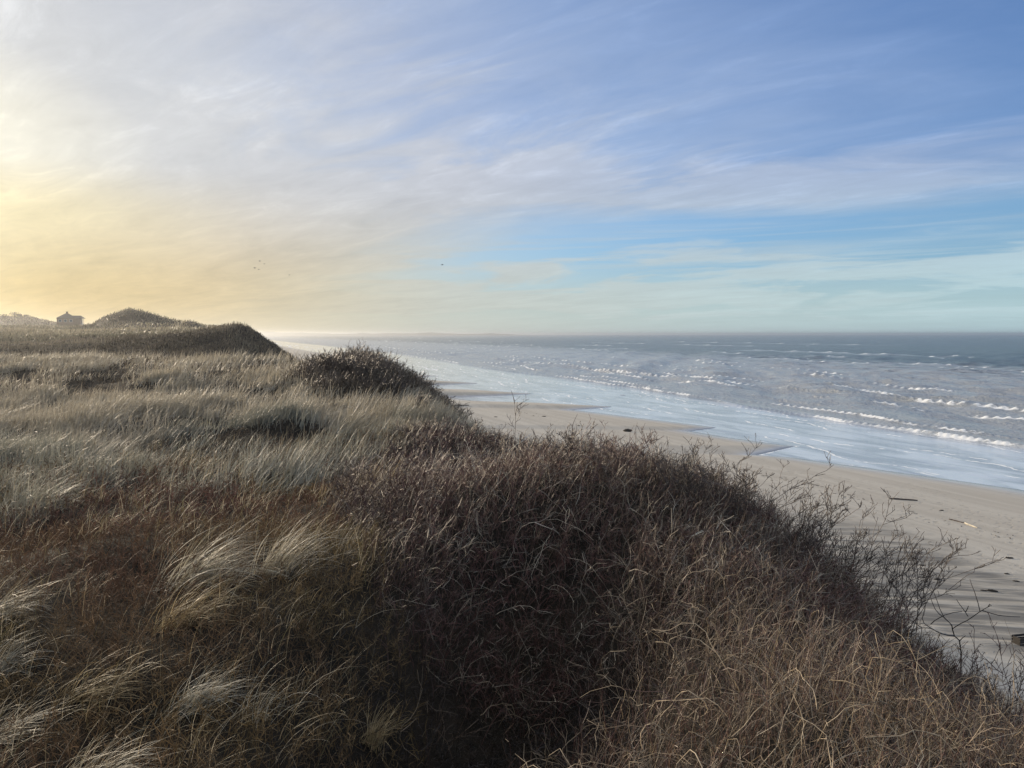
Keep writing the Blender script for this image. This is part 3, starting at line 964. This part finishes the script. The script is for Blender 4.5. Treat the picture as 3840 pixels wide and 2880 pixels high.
def build_thicket():
    parts = []
    TAN, BRN, RED, GRY = (np.array([c]) for c in ((0.31, 0.24, 0.155), (0.080, 0.054, 0.036), (0.110, 0.050, 0.041), (0.33, 0.28, 0.21)))
    # near thicket: pale tangled stems
    x, y = scatter(3600, -3, 6, 2.0, 9, lambda x, y: m_shrub(x, y) * hollow(x, y) * crest_ok(x, y))
    parts += twigs(x, y, ground(x, y) - 0.04, rng.uniform(0.45, 0.95, len(x)), 7, BRN, TAN, 0.30)
    x, y = scatter(9500, -3, 9, 2.0, 13, lambda x, y: m_shrub(x, y) * hollow(x, y) * crest_ok(x, y))
    parts += twigs(x, y, ground(x, y) - 0.04, rng.uniform(0.35, 0.8, len(x)), 7, RED * 0.85, TAN * 0.5, 0.15, spread=0.4, arch=0.0)
    x, y = scatter(900, -3, 6, 2.2, 8.5, lambda x, y: m_shrub(x, y) * (0.12 + 0.88 * hollow(x, y)) * crest_ok(x, y))
    parts += twigs(x, y, ground(x, y) + rng.uniform(0.1, 0.45, len(x)), rng.uniform(0.5, 1.1, len(x)), 3, TAN * 0.9, TAN * 1.35, 0.36, k=11, wmin=0.0062, spread=1.3, arch=0.35)
    # middle thicket: reddish
    x, y = scatter(15000, -7, 7, 8, 30, lambda x, y: m_shrub(x, y) * crest_ok(x, y))
    hg = rng.uniform(0.3, 0.66, len(x)) * (1 + 1.1 * fbm(x * 0.42, y * 0.42, 430, 3))
    parts += twigs(x, y, ground(x, y) - 0.04, hg, 8, RED, BRN, 0.24, spread=0.7, arch=0.2)
    x, y = scatter(9000, -12, 0, 33, 47, lambda x, y: m_shrub(x, y) * sstep(12.5, 10.5, dcoast(x, y)))
    parts += twigs(x, y, ground(x, y) - 0.04, rng.uniform(0.35, 0.95, len(x)) * (1 + 0.9 * fbm(x * 0.6, y * 0.6, 433, 2)), 8, np.array([[0.095, 0.068, 0.05]]), np.array([[0.19, 0.145, 0.10]]), 0.24, spread=0.6, arch=0.15)
    # taller twigs that stand up ragged along the edge of the crest
    x, y = scatter(1500, -4, 9, 8, 32, lambda x, y: m_shrub(x, y) * sstep(4.0, 6.5, dcoast(x, y)) * sstep(12.2, 11.0, dcoast(x, y)) * sstep(-0.02, 0.1, fbm(x * 0.8, y * 0.8, 455, 2)))
    parts += twigs(x, y, ground(x, y) - 0.04, rng.uniform(0.55, 0.98, len(x)), 7, BRN * 0.7, RED * 1.1, 0.17, spread=0.45, arch=0.0)
    # dead twigs added in the hollow, its shade put into their dark colour
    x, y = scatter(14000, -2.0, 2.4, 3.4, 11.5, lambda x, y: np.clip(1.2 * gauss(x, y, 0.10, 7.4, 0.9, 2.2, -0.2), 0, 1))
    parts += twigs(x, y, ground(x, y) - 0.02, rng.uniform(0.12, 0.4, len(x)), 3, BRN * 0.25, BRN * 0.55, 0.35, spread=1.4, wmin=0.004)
    x, y = scatter(4600, -7, 7, 8, 30, lambda x, y: m_shrub(x, y) * crest_ok(x, y))
    parts += twigs(x, y, ground(x, y) - 0.04, rng.uniform(0.5, 0.85, len(x)), 5, GRY * 0.5, GRY * 1.4, 0.28, spread=0.9)  # pale twigs added through the thicket, lit highlights put into their colour
    V, F, C = join(parts)
    tag(raw_mesh("bare_thicket", V, F, M_TWIG, C), "dense tangle of bare brown shrub stems along the dune crest", "thicket", kind="stuff")
    # seaward slope below the crest
    x, y = scatter(5000, 2, 22, 4, 60, lambda x, y: sstep(9, 11, dcoast(x, y)) * sstep(19, 13, dcoast(x, y)) * 0.8)
    parts = twigs(x, y, ground(x, y) - 0.04, rng.uniform(0.3, 0.6, len(x)), 6, RED, GRY, 0.25, spread=0.8)
    V, F, C = join(parts)
    tag(raw_mesh("slope_scrub", V, F, M_TWIG, C), "sparse bare scrub on the seaward slope of the dune", "scrub", kind="stuff")


# --- cover of the dunes further back
def build_far_cover():
    parts = []
    x, y = scatter(60000, -110, -18, 66, 135, lambda x, y: sstep(20, 14, dcoast(x, y)))
    n = len(x)
    tone = fbm(x * 0.09, y * 0.09, 440, 4)
    c1 = np.array([[0.085, 0.070, 0.050]]); c2 = np.array([[0.28, 0.235, 0.165]]); c3 = np.array([[0.30, 0.26, 0.17]])
    f = np.clip(0.15 + 3.0 * tone + 0.55 * sstep(100, 112, y) + 0.25 * sstep(-45, -60, x), 0, 1)[:, None]
    col = c1 * (1 - f) + c2 * f
    g = (rng.random(n) < 0.03 + 0.10 * sstep(0.05, 0.2, tone) * sstep(96, 112, y))[:, None]
    col = np.where(g, c3, col) * (1 + rng.normal(0, 0.25, (n, 1)))
    L = rng.uniform(0.22, 0.55, n) * (1 + 1.6 * np.clip(fbm(x * 0.35, y * 0.35, 441, 3), -0.3, 0.5))
    w = rng.uniform(0.06, 0.15, n)
    parts.append(blades(x, y, ground(x, y) - 0.05, L, np.abs(rng.normal(0.15, 0.25, n)), rng.uniform(0, 0.9, n), WIND + rng.normal(0, 1.0, n), w, np.clip(col, 0.01, 0.6), k=3, tip=0.25))
    V, F, C = join(parts)
    tag(raw_mesh("hump_scrub", V, F, M_SCRUB, C), "dark scrub covering the hump of dune behind the pale grass", "scrub", kind="stuff")
    parts = []
    x, y = scatter(52000, -330, -40, 125, 440, lambda x, y: sstep(16, 8, dcoast(x, y)))
    n = len(x)
    tone = fbm(x * 0.03, y * 0.03, 445, 4)
    f = np.clip(0.5 + 2.4 * tone, 0, 1)[:, None]
    col = (np.array([[0.14, 0.13, 0.09]]) * (1 - f) + np.array([[0.33, 0.29, 0.20]]) * f) * (1 + rng.normal(0, 0.22, (n, 1)))
    L = rng.uniform(0.35, 0.95, n)
    w = rng.uniform(0.15, 0.45, n)
    parts.append(blades(x, y, ground(x, y) - 0.08, L, np.abs(rng.normal(0.1, 0.2, n)), rng.uniform(0.2, 0.9, n), WIND + rng.normal(0, 0.8, n), w, np.clip(col, 0.01, 0.6), k=3, tip=0.2))
    V, F, C = join(parts)
    tag(raw_mesh("far_dune_grass", V, F, M_GRASS, C), "hazy grass over the far dunes around the house", "grass", kind="stuff")
    # wind-bent wood on the far left hill
    parts = []
    tx = rng.uniform(-330, -255, 60); ty = 405 + rng.normal(0, 12, 60) + 0.1 * (tx + 300)
    for cx, cy_ in zip(tx, ty):
        hgt = rng.uniform(1.2, 2.6) * (1.5 if cx < -270 else 0.9)
        n = 260
        u = rng.normal(0, 1, (n, 3)); u /= np.linalg.norm(u, axis=1, keepdims=True); u *= rng.random((n, 1)) ** 0.4
        x, y = cx + u[:, 0] * hgt * 1.3, cy_ + u[:, 1] * hgt * 1.3
        z = ground(x, y) + hgt * 0.5 + u[:, 2] * hgt * 0.55
        col = palette(n, [(0.05, 0.05, 0.03), (0.08, 0.07, 0.045)], (1, 1))
        parts.append(blades(x, y, z, rng.uniform(0.3, 0.7, n), rng.uniform(0, 1.2, n), rng.uniform(0, 0.5, n), rng.uniform(0, 6.28, n), rng.uniform(0.12, 0.3, n), col, k=3))
    V, F, C = join(parts)
    tag(raw_mesh("far_wood", V, F, M_SCRUB, C), "low dark wood along the crest of the hazy hill left of the house", "wood", kind="stuff")


build_field_grass()
build_heath()
build_thicket()
build_far_cover()
for t_ in TUSSOCKS:
    tussock(*t_)


# --- bare shrubs standing out along the crest
def bare_shrub(label, u, v, hgt, stems, tone, spread=0.5, wind=0.1, levels=3, seed=0, thick=0.014, lean=(0, 0), dist=None):
    rr_ = random.Random(seed)
    cx, cy_ = on_crest(u, v)
    if hgt > 10:
        hgt = hgt / 2.16 / FPX * math.hypot(cx, cy_) * 1.2 + 0.3
    thick = thick * max(1.0, math.hypot(cx, cy_) / 11)
    cz = float(ground(cx, cy_)) - 0.05
    root = empty("bare_shrub", (cx, cy_, cz))
    tag(root, label, "shrub", "bare shrubs along the dune crest")
    rdist = math.hypot(cx, cy_)
    segs = {0: [], 1: []}

    def grow(p, dv, L, rad, lev):
        npt = 6 if lev == 0 else (5 if lev == 1 else 4)
        pts, rads, dirs = [p], [rad], [dv]
        for i in range(1, npt):
            kick = 0.15 if lev == 0 else 0.24
            dv = np.array([dv[0] + rr_.gauss(0, kick) + wind * 0.15, dv[1] + rr_.gauss(0, kick), dv[2] + rr_.gauss(0, kick * 0.7) + 0.08])
            dv = dv / np.linalg.norm(dv)
            p = p + dv * (L / (npt - 1))
            pts.append(p); rads.append(rad * (1 - 0.65 * i / (npt - 1))); dirs.append(dv)
        segs[0 if lev == 0 else 1].append((np.array(pts), np.array(rads)))
        if lev >= levels:
            return
        nb = (5, 4, 2, 2)[lev]
        for b in range(nb):
            j = rr_.randint(2 if lev == 0 else 1, npt - 1)
            f = rr_.random()
            q = pts[j - 1] + (pts[j] - pts[j - 1]) * f
            az = rr_.uniform(0, 2 * PI)
            nd = dirs[j] * 0.8 + np.array([math.cos(az), math.sin(az), rr_.uniform(-0.1, 0.7)]) * 0.85
            nd = nd / np.linalg.norm(nd)
            grow(q, nd, L * rr_.uniform(0.26, 0.5), rads[j] * 0.75, lev + 1)

    for s_ in range(int(stems * 1.25) if stems > 3 else stems):
        az = rr_.uniform(0, 2 * PI); th = rr_.uniform(0.0, spread)
        dv = np.array([math.sin(th) * math.cos(az) + lean[0], math.sin(th) * math.sin(az) + lean[1], math.cos(th)])
        off = np.array([rr_.gauss(0, 0.10 * hgt), rr_.gauss(0, 0.10 * hgt), 0])
        grow(off, dv / np.linalg.norm(dv), hgt * rr_.uniform(0.6, 1.0), thick * rr_.uniform(0.7, 1.0), 0)
    for lev, nm in ((0, "stem"), (1, "twigs")):
        parts = []
        groups = {}
        for pts, rads in segs[lev]:
            groups.setdefault(len(pts), []).append((pts, rads))
        for k, lst in groups.items():
            P = np.stack([a for a, b in lst]); W = np.stack([b for a, b in lst])
            W = np.maximum(W, 0.55 * rdist / FPX * (0.8 if lev else 1.0))
            c = palette(len(P), tone, [1] * len(tone), 0.2)
            if nm == "stem":
                for i in range(len(P)):
                    v_, f_, c_ = tubes(P[i:i + 1], W[i:i + 1], np.repeat(c[i:i + 1, None], k, 1))
                    parts.append((v_, f_, c_))
            else:
                parts.append(tubes(P, W, np.repeat(c[:, None], k, 1)))
        V, F, C = join(parts)
        raw_mesh(nm, V, F, M_TWIG, C, parent=root)
    return root


DARK = [(0.060, 0.048, 0.042), (0.085, 0.066, 0.056), (0.11, 0.085, 0.07)]
REDD = [(0.12, 0.062, 0.055), (0.09, 0.06, 0.05), (0.15, 0.085, 0.07)]
FORK = [(0, [(520, 1480), (530, 1340), (525, 1170), (510, 1075), (475, 1030), (460, 960), (455, 920)]),
        (1, [(460, 955), (510, 910), (560, 870), (605, 815), (640, 770), (675, 730), (705, 700)]), (1, [(640, 770), (625, 710), (600, 640), (580, 600), (565, 560)]),
        (1, [(655, 757), (710, 760), (760, 765), (840, 772), (900, 780)]), (0, [(475, 1030), (430, 1018), (390, 1000), (350, 975), (320, 955)]),
        (1, [(320, 955), (285, 958), (250, 970), (220, 990), (190, 1020), (140, 1080)]), (1, [(455, 920), (430, 885), (400, 850), (370, 790), (350, 740), (325, 690), (300, 640)]),
        (1, [(400, 850), (370, 830), (340, 800), (315, 755), (297, 710)]), (1, [(512, 1078), (530, 1050), (550, 1025)]), (1, [(562, 835), (545, 805), (520, 770), (500, 745), (480, 715)]),
        (1, [(545, 800), (555, 775), (562, 748)]), (1, [(320, 955), (290, 940), (265, 925), (250, 890), (262, 830), (272, 760)]), (1, [(310, 920), (340, 880), (400, 835), (460, 812), (520, 800)]),
        (1, [(525, 1165), (505, 1140), (490, 1110)]), (1, [(690, 715), (700, 690), (712, 700)]), (1, [(375, 1000), (365, 1040), (350, 1090), (335, 1160)]),
        (1, [(400, 855), (440, 900), (455, 935)]), (1, [(190, 1020), (150, 1010), (100, 985), (40, 975)]), (1, [(250, 970), (200, 950), (150, 930), (90, 935)])]


def forked_shrub(label):
    cx, cy_ = on_crest(1958.5 + 520 * 0.2257, 1065.7 + 1400 * 0.2257)
    dist = math.hypot(cx, cy_)
    cz = float(ground(cx, cy_))
    m = 0.2257 / 2.16 / FPX * dist * 1.06                      # metres to one step of the traced stems
    root = empty("bare_shrub", (cx, cy_, cz - 0.05))
    tag(root, label, "shrub", "bare shrubs along the dune crest")
    ax = np.array([cy_, -cx, 0]) / dist
    back = np.array([cx, cy_, 0]) / dist
    q = np.random.default_rng(3)
    parts = {0: [], 1: []}
    for lev, pts in FORK:
        p = np.array(pts, float)
        dpt = 0.10 * np.sin(p[:, 0] / 70.0) + 0.16 * np.cos(p[:, 1] / 110.0 + p[:, 0] / 240.0)
        P = ax[None] * ((p[:, :1] - 520) * m) + np.array([[0, 0, 1.0]]) * ((1440 - p[:, 1:]) * m) + back[None] * (dpt[:, None] - 0.1)
        th = (15 if lev == 0 else 8.5) * m * np.linspace(1.0, 0.62, len(p))
        parts[lev].append(tubes(P[None], np.maximum(th, 0.5 * dist / FPX)[None], np.tile(np.array([[[0.07, 0.058, 0.05]]]), (1, len(p), 1))))
    for lev, nm in ((0, "stem"), (1, "twigs")):
        V, F, C = join(parts[lev])
        raw_mesh(nm, V, F, M_TWIG, C, parent=root)


forked_shrub("bare shrub with one tall forked stem leaning out over the sand, at the near end")
bare_shrub("round twiggy bare shrub just left of the tall forked stem", 1935, 1330, 150, 8, DARK, 0.65, 0.5, 3, 5)
bare_shrub("bare shrub with spiky tips in front of the grey rippled sand", 1720, 1180, 120, 8, DARK, 0.6, 0.6, 3, 9)
bare_shrub("bare shrub with open spreading branches between the spiky and the round one", 1835, 1250, 135, 7, DARK, 0.65, 0.4, 3, 12)
bare_shrub("tall dense bare shrub on the crest, the biggest below the wet sand", 1590, 1110, 125, 10, DARK, 0.6, 0.3, 3, 17)
bare_shrub("fan of straight bare stems left of the biggest crest shrub", 1480, 1060, 90, 9, DARK, 0.45, 0.2, 3, 21)
bare_shrub("small reddish bare shrub on the crest below the pale dry sand", 1345, 1010, 80, 8, REDD, 0.6, 0.3, 3, 23)
bare_shrub("low bare shrub on the crest, left of the small reddish one", 1230, 980, 65, 8, DARK, 0.6, 0.3, 3, 27)
bare_shrub("lone thin upright stem rising over the beach edge, beyond the low shrubs", 1115, 955, 95, 1, DARK, 0.15, 0.3, 2, 29)
bare_shrub("reddish upright shrub cut by the right edge at the bottom of the view", 2190, 1560, 150, 6, REDD, 0.35, 0.2, 3, 37)
bare_shrub("short reddish shrub low on the right between the forked stem and the edge one", 2120, 1520, 85, 5, REDD, 0.45, 0.2, 3, 41)
for i, (px, py, h_, lab) in enumerate([(745, 805, 1.25, "bare dark bush on the crest mound, nearest the pale grass"),
                                       (790, 810, 1.2, "bare dark bush at the seaward shoulder of the crest mound"),
                                       (700, 800, 1.1, "bare dark bush at the landward end of the crest mound"),
                                       (850, 845, 1.0, "bare bush sloping down the seaward end of the crest mound"),
                                       (905, 885, 0.9, "lowest bare bush below the crest mound beside the beach")]):
    bare_shrub(lab, px, py, h_, 12, DARK, 0.6, 0.4, 2, 50 + i, 0.012)


# ------------------------------------------------------------------ boxes and prisms for the built things
def box(c, s):
    c = np.array(c, float); s = np.array(s, float) / 2
    v = np.array([(i, j, k) for i in (-1, 1) for j in (-1, 1) for k in (-1, 1)], float) * s + c
    f = [(0, 1, 3, 2), (4, 6, 7, 5), (0, 4, 5, 1), (2, 3, 7, 6), (0, 2, 6, 4), (1, 5, 7, 3)]
    return v, f


def poly_obj(name, pieces, mat, parent=None, bevel=0.0):
    V, F, o = [], [], 0
    for v, f in pieces:
        V += [tuple(p) for p in v]; F += [tuple(i + o for i in q) for q in f]; o += len(v)
    me = bpy.data.meshes.new(name)
    me.from_pydata(V, [], F)
    me.materials.append(mat)
    ob = bpy.data.objects.new(name, me)
    COL.objects.link(ob)
    if parent is not None: ob.parent = parent
    if bevel:
        b = ob.modifiers.new("bevel", 'BEVEL'); b.width = bevel; b.segments = 2
    return ob


def hip_roof(x0, x1, y0, y1, z0, z1, inx0, inx1, over=0.35):
    ym = (y0 + y1) / 2
    a = [(x0 - over, y0 - over, z0), (x1 + over, y0 - over, z0), (x1 + over, y1 + over, z0), (x0 - over, y1 + over, z0),
         (x0 + inx0, ym, z1), (x1 - inx1, ym, z1)]
    return a, [(0, 1, 5, 4), (1, 2, 5), (2, 3, 4, 5), (3, 0, 4), (3, 2, 1, 0)]


def build_house():
    r = ray(153, 700); k = 338.0 / r[1]
    hx, hy = r[0] * k, 338.0
    hz = float(ground(hx, hy))
    top = EYE + ray(153, 676)[2] * 338.0 / ray(153, 676)[1]
    base = top - 4.6
    h = empty("house", (hx, hy, base), R(22))
    tag(h, "small hazy house with a dark hipped roof and one chimney beside the big dune", "house")
    wallm = m_plain("house_brick", (0.20, 0.14, 0.10), nscale=2.0); roofm = m_plain("house_roof", (0.085, 0.075, 0.065), nscale=2.0)
    trim = m_plain("house_trim", (0.55, 0.53, 0.48), nscale=2.0)
    glass, n, out = material("window_glass")
    principled(n, out, (0.04, 0.05, 0.06), 0.08, None, 0.6)
    depth = max(1.0, base - hz + 2.0)
    poly_obj("wall", [box((-1.4, 0, 1.1 - depth / 2), (7.0, 6.0, 2.2 + depth)), box((3.15, 0, 1.1 - depth / 2), (2.1, 5.0, 2.2 + depth))], wallm, h)
    rf = poly_obj("roof", [hip_roof(-4.9, 2.1, -3.0, 3.0, 2.203, 4.4, 3.0, 2.9), hip_roof(2.2, 5.2, -2.5, 2.5, 2.21, 3.45, -2.0, 1.2)], roofm, h)
    poly_obj("chimney", [box((-1.3, 0.0, 4.6), (0.7, 0.7, 1.0)), box((-1.3, 0, 5.13), (0.85, 0.85, 0.08))], wallm, rf)
    for px_ in (4.35, 4.9, 5.4):
        poly_obj("porch_post", [box((px_ - 0.1, -2.3, 1.1), (0.16, 0.16, 2.2)), box((px_ - 0.1, -2.3, -depth / 2), (0.3, 0.3, depth - 0.01))], trim, h)
    for wx in (-3.6, -1.6, 0.5):
        wdw = poly_obj("window", [box((wx, -3.03, 1.7), (1.1, 0.07, 0.08)), box((wx, -3.03, 0.6), (1.1, 0.07, 0.08)),
                                  box((wx - 0.51, -3.03, 1.15), (0.08, 0.07, 1.02)), box((wx + 0.51, -3.03, 1.15), (0.08, 0.07, 1.02))], trim, h)
        poly_obj("pane", [box((wx, -3.02, 1.15), (0.94, 0.03, 1.02))], glass, wdw)


build_house()

# ------------------------------------------------------------------ things lying on the beach
WOOD = m_plain("driftwood", (0.095, 0.075, 0.06), nscale=9.0)
PALEW = m_plain("bleached_wood", (0.62, 0.56, 0.44), nscale=9.0)
OLDW = m_plain("old_boards", (0.05, 0.045, 0.04), nscale=9.0)
WEED = m_plain("seaweed", (0.035, 0.03, 0.024), nscale=14.0)


def on_beach(u, v):
    r = ray(u, v); t = 50.0
    for _ in range(12):
        z_ = float(beach_z(np.array(r[0] * t), np.array(r[1] * t)))
        t = (EYE - max(z_, 0.0)) / -r[2]
    return r[0] * t, r[1] * t, max(z_, 0.0)


def log(name, label, p0, p1, rad, mat, cat="driftwood", seed=0, parent=None):
    a = np.array(on_beach(*p0)); b = np.array(on_beach(*p1))
    c = (a + b) / 2
    q = np.random.default_rng(seed)
    k, m = 9, 8
    t = np.linspace(0, 1, k)
    P = a[None] * (1 - t[:, None]) + b[None] * t[:, None] - c
    P[:, :2] += q.normal(0, rad * 0.35, (k, 2))
    P[:, 2] = [float(beach_z(np.array(c[0] + p[0]), np.array(c[1] + p[1]))) - c[2] + rad * 0.55 for p in P]
    ax = (b - a) / np.linalg.norm(b - a); sd = np.cross(ax, (0, 0, 1.0)); sd /= np.linalg.norm(sd)
    V, F = [], []
    for i in range(k):
        rr_ = rad * (1 - 0.35 * t[i]) * (0.7 if i in (0, k - 1) else 1.0) * q.uniform(0.85, 1.15)
        for j in range(m):
            an = 2 * PI * j / m
            V.append(P[i] + (sd * math.cos(an) + np.array([0, 0, 1]) * math.sin(an)) * rr_)
    for i in range(k - 1):
        for j in range(m):
            F.append((i * m + j, i * m + (j + 1) % m, (i + 1) * m + (j + 1) % m, (i + 1) * m + j))
    F += [tuple(range(m))[::-1], tuple((k - 1) * m + j for j in range(m))]
    ob = poly_obj(name, [(V, F)], mat, parent)
    ob.location = c
    if parent is None: tag(ob, label, cat)
    return ob


def lump(name, label, u, v, sx, sy, sz, mat, cat, group=None, seed=0, rz=0.0):
    x, y, z_ = on_beach(u, v)
    q = np.random.default_rng(seed)
    nu, nv = 12, 7
    V, F = [], []
    for i in range(nv):
        th = PI * i / (nv - 1)
        for j in range(nu):
            an = 2 * PI * j / nu
            r_ = 1 + q.normal(0, 0.16)
            V.append((sx * math.sin(th) * math.cos(an) * r_, sy * math.sin(th) * math.sin(an) * r_, sz * (math.cos(th) * (1 + q.normal(0, 0.12)) + 0.55)))
    for i in range(nv - 1):
        for j in range(nu):
            F.append((i * nu + j, (i + 1) * nu + j, (i + 1) * nu + (j + 1) % nu, i * nu + (j + 1) % nu))
    ob = poly_obj(name, [(V, F)], mat)
    ob.location = (x, y, z_); ob.rotation_euler = (0, 0, rz)
    for p in ob.data.polygons: p.use_smooth = True
    tag(ob, label, cat, group)
    return ob


log("driftwood_pole", "straight dark driftwood pole lying on the sand above the grey ripples", (1923, 1078), (1982, 1082), 0.075, WOOD, seed=1)
root = log("driftwood_branch", "long branch with a dark end and a bleached white end lying on the sand", (2050, 1122), (2082, 1130), 0.045, WOOD, seed=2)
b = log("bleached_end", None, (2082, 1130), (2111, 1141), 0.06, PALEW, seed=3, parent=root)
b.matrix_parent_inverse = root.matrix_basis.inverted() if False else b.matrix_parent_inverse
b.location = b.location - root.location
log("driftwood_beam", "long thin dark beam far up the beach beside the grey bush", (1701, 1521) if False else (980, 876), (1014, 876), 0.10, WOOD, seed=4)
lump("seaweed_heap", "biggest dark heap of seaweed on the sand behind the crest shrubs", 1356, 932, 0.55, 0.4, 0.22, WEED, "seaweed", None, 11)
GS = "dark scraps washed up on the sand"
for i, (u, v, s_, lab) in enumerate([
        (1071, 921 - 20, 0.26, "small dark scrap on the sand in front of the wet runnel"),
        (972, 868, 0.45, "dark lump at the foot of the sand tongue nearest the grey bush"),
        (938, 895, 0.30, "thin dark scrap on the sand by the edge of the far bush") if False else (1175, 900, 0.30, "dark scrap on the dry sand left of the biggest heap"),
        (1250, 920, 0.22, "tiny dark scrap beside the crest shrubs, nearest the biggest heap"),
        (2034, 1115 - 12, 0.16, "dark scrap between the straight pole and the bleached branch"),
        (1993, 1222, 0.15, "flat scrap in the grey ripples above the forked stem"),
        (1975, 1207, 0.14, "small scrap in the grey ripples, furthest left there"),
        (2180, 1206, 0.20, "long flat scrap on the plain sand below the bleached branch"),
        (2195, 1256, 0.14, "round scrap close to the right edge, below the long flat one"),
        (2175, 1240, 0.13, "small scrap left of the round one near the right edge"),
        (2142, 1277, 0.22, "larger of two scraps lying side by side below the forked tip"),
        (2124, 1276, 0.13, "smaller of two scraps lying side by side below the forked tip"),
        (2025, 1252, 0.16, "scrap on the sand right behind the forked stem's top")]):
    lump("beach_scrap", lab, u, v, s_, s_ * 0.5, s_ * 0.22, WEED, "debris", GS, 20 + i, random.uniform(-0.5, 0.5))
# line of small washed-up bits left by the last high tide
def build_wrack():
    n = 900
    s_ = rng.uniform(20, 190, n); row = rng.integers(0, 3, n)
    d_ = np.array([27.0, 36.0, 45.0])[row] + 5 * fbm(s_ * 0.03, row * 5.0, 460, 3) + rng.normal(0, 0.5, n)
    x, y = SN[0] * d_ + T[0] * s_, SN[1] * d_ + T[1] * s_
    k = fbm(s_ * 0.15, row * 3.0, 461, 2) > 0.02
    x, y = x[k], y[k]; n = len(x)
    z = beach_z(x, y)
    a = rng.uniform(0, 2 * PI, n); L = rng.uniform(0.05, 0.22, n)
    P = np.stack([np.stack([x + L * t * np.cos(a + 0.4 * t), y + L * t * np.sin(a + 0.4 * t), z + 0.012 + 0.01 * (1 - t * t)], -1) for t in (-1, 0, 1)], 1)
    c = palette(n, [(0.05, 0.042, 0.032), (0.10, 0.085, 0.06)], (1, 1))
    V, F, C = tubes(P, np.full((n, 3), 0.03) * rng.uniform(0.6, 1.5, (n, 1)), np.repeat(c[:, None], 3, 1))
    tag(raw_mesh("tide_wrack", V, F, M_TWIG, C), "thin lines of small dark bits left on the sand by the tide", "wrack", kind="stuff")


build_wrack()
# broken crate half buried at the right edge
cx, cy_, cz = on_beach(2212, 1390)
cr = empty("broken_crate", (cx, cy_, cz), R(12))
tag(cr, "dark broken wooden crate half sunk in the sand at the right edge", "crate")
for i in range(3):
    poly_obj("board", [box((0, -0.18, 0.03 + 0.11 * i), (0.75, 0.035, 0.085))], OLDW, cr, 0.01)
    poly_obj("board", [box((0, 0.18, 0.03 + 0.11 * i), (0.75, 0.035, 0.085))], OLDW, cr, 0.01)
for sx in (-0.34, 0.34):
    poly_obj("end_panel", [box((sx, 0, 0.13), (0.035, 0.32, 0.3))], OLDW, cr, 0.01)


# ------------------------------------------------------------------ gulls in the sky
M_BIRD = m_plain("feathers", (0.10, 0.10, 0.10), nscale=8)


def bird(label, u, v, dist, span, flap, head):
    r = ray(u, v); k = dist / r[1]
    o = empty("bird", (r[0] * k, dist, EYE + r[2] * k), head)
    tag(o, label, "bird", "birds in flight")
    V, F = [], []
    prof = [(-0.30, 0.010), (-0.22, 0.04), (-0.05, 0.065), (0.12, 0.06), (0.20, 0.042), (0.27, 0.045), (0.31, 0.025), (0.36, 0.006)]
    for px_, rd in prof:
        for j in range(8):
            V.append((px_ * span, rd * span * math.cos(2 * PI * j / 8), rd * span * math.sin(2 * PI * j / 8)))
    for i in range(len(prof) - 1):
        for j in range(8):
            F.append((i * 8 + j, i * 8 + (j + 1) % 8, (i + 1) * 8 + (j + 1) % 8, (i + 1) * 8 + j))
    nb = len(V)
    V += [(-0.30 * span, 0, 0.01), (-0.44 * span, -0.08 * span, 0.0), (-0.44 * span, 0.08 * span, 0.0), (-0.30 * span, 0, -0.01)]
    F += [(nb, nb + 1, nb + 2), (nb + 3, nb + 2, nb + 1)]
    poly_obj("body", [(V, F)], M_BIRD, o)
    for sg in (-1, 1):
        st = [(0, 0.04, 0.0, 0.20), (0.22, 0.24, flap, 0.17), (0.38, 0.38, flap * 0.8, 0.12), (0.5, 0.5, flap * 0.55, 0.03)]
        W, G = [], []
        for s0, yy, zz, ch in st:
            sweep = -0.12 * max(0, s0 - 0.2)
            for dx, dz in ((0.5, 0), (0.1, 0.018), (-0.5, 0), (0.1, -0.012)):
                W.append(((0.06 + sweep + dx * ch) * span, sg * yy * span, (zz + dz) * span))
        for i in range(3):
            for j in range(4):
                G.append((i * 4 + j, i * 4 + (j + 1) % 4, (i + 1) * 4 + (j + 1) % 4, (i + 1) * 4 + j))
        G += [(0, 3, 2, 1), (12, 13, 14, 15)]
        poly_obj("wing", [(W, G)], M_BIRD, o)


bird("dark bird flying alone in the blue sky over the sea", 955, 572, 105, 0.62, 0.10, R(20))
bird("upper left bird of the four over the dunes", 561, 564, 112, 0.52, 0.12, R(-20))
bird("bird right of the upper left one, over the dunes", 571, 570, 114, 0.48, 0.05, R(-10))
bird("lowest left bird of the four over the dunes, wings spread widest", 550, 579, 110, 0.58, 0.14, R(-25))
bird("lowest right bird of the four over the dunes", 559, 582, 112, 0.48, 0.06, R(-15))
bird("small bird trailing below the group of four", 625, 594, 125, 0.42, 0.12, R(-20))

# ------------------------------------------------------------------ haze: one closed box of thin salty air
def build_haze():
    v, f = box((0, 4500, 12.0), (27000, 27000, 28.0))
    m, n, out = material("salt_haze")
    p = n.new('ShaderNodeVolumePrincipled')
    p.inputs['Color'].default_value = (0.86, 0.89, 0.93, 1)
    p.inputs['Density'].default_value = 0.00019
    p.inputs['Anisotropy'].default_value = 0.79
    n.l.new(p.outputs[0], out.inputs['Volume'])
    h = poly_obj("haze", [(v, f)], m)
    tag(h, "thin salty haze in the air over the dunes and the sea", "haze", kind="stuff")


build_haze()
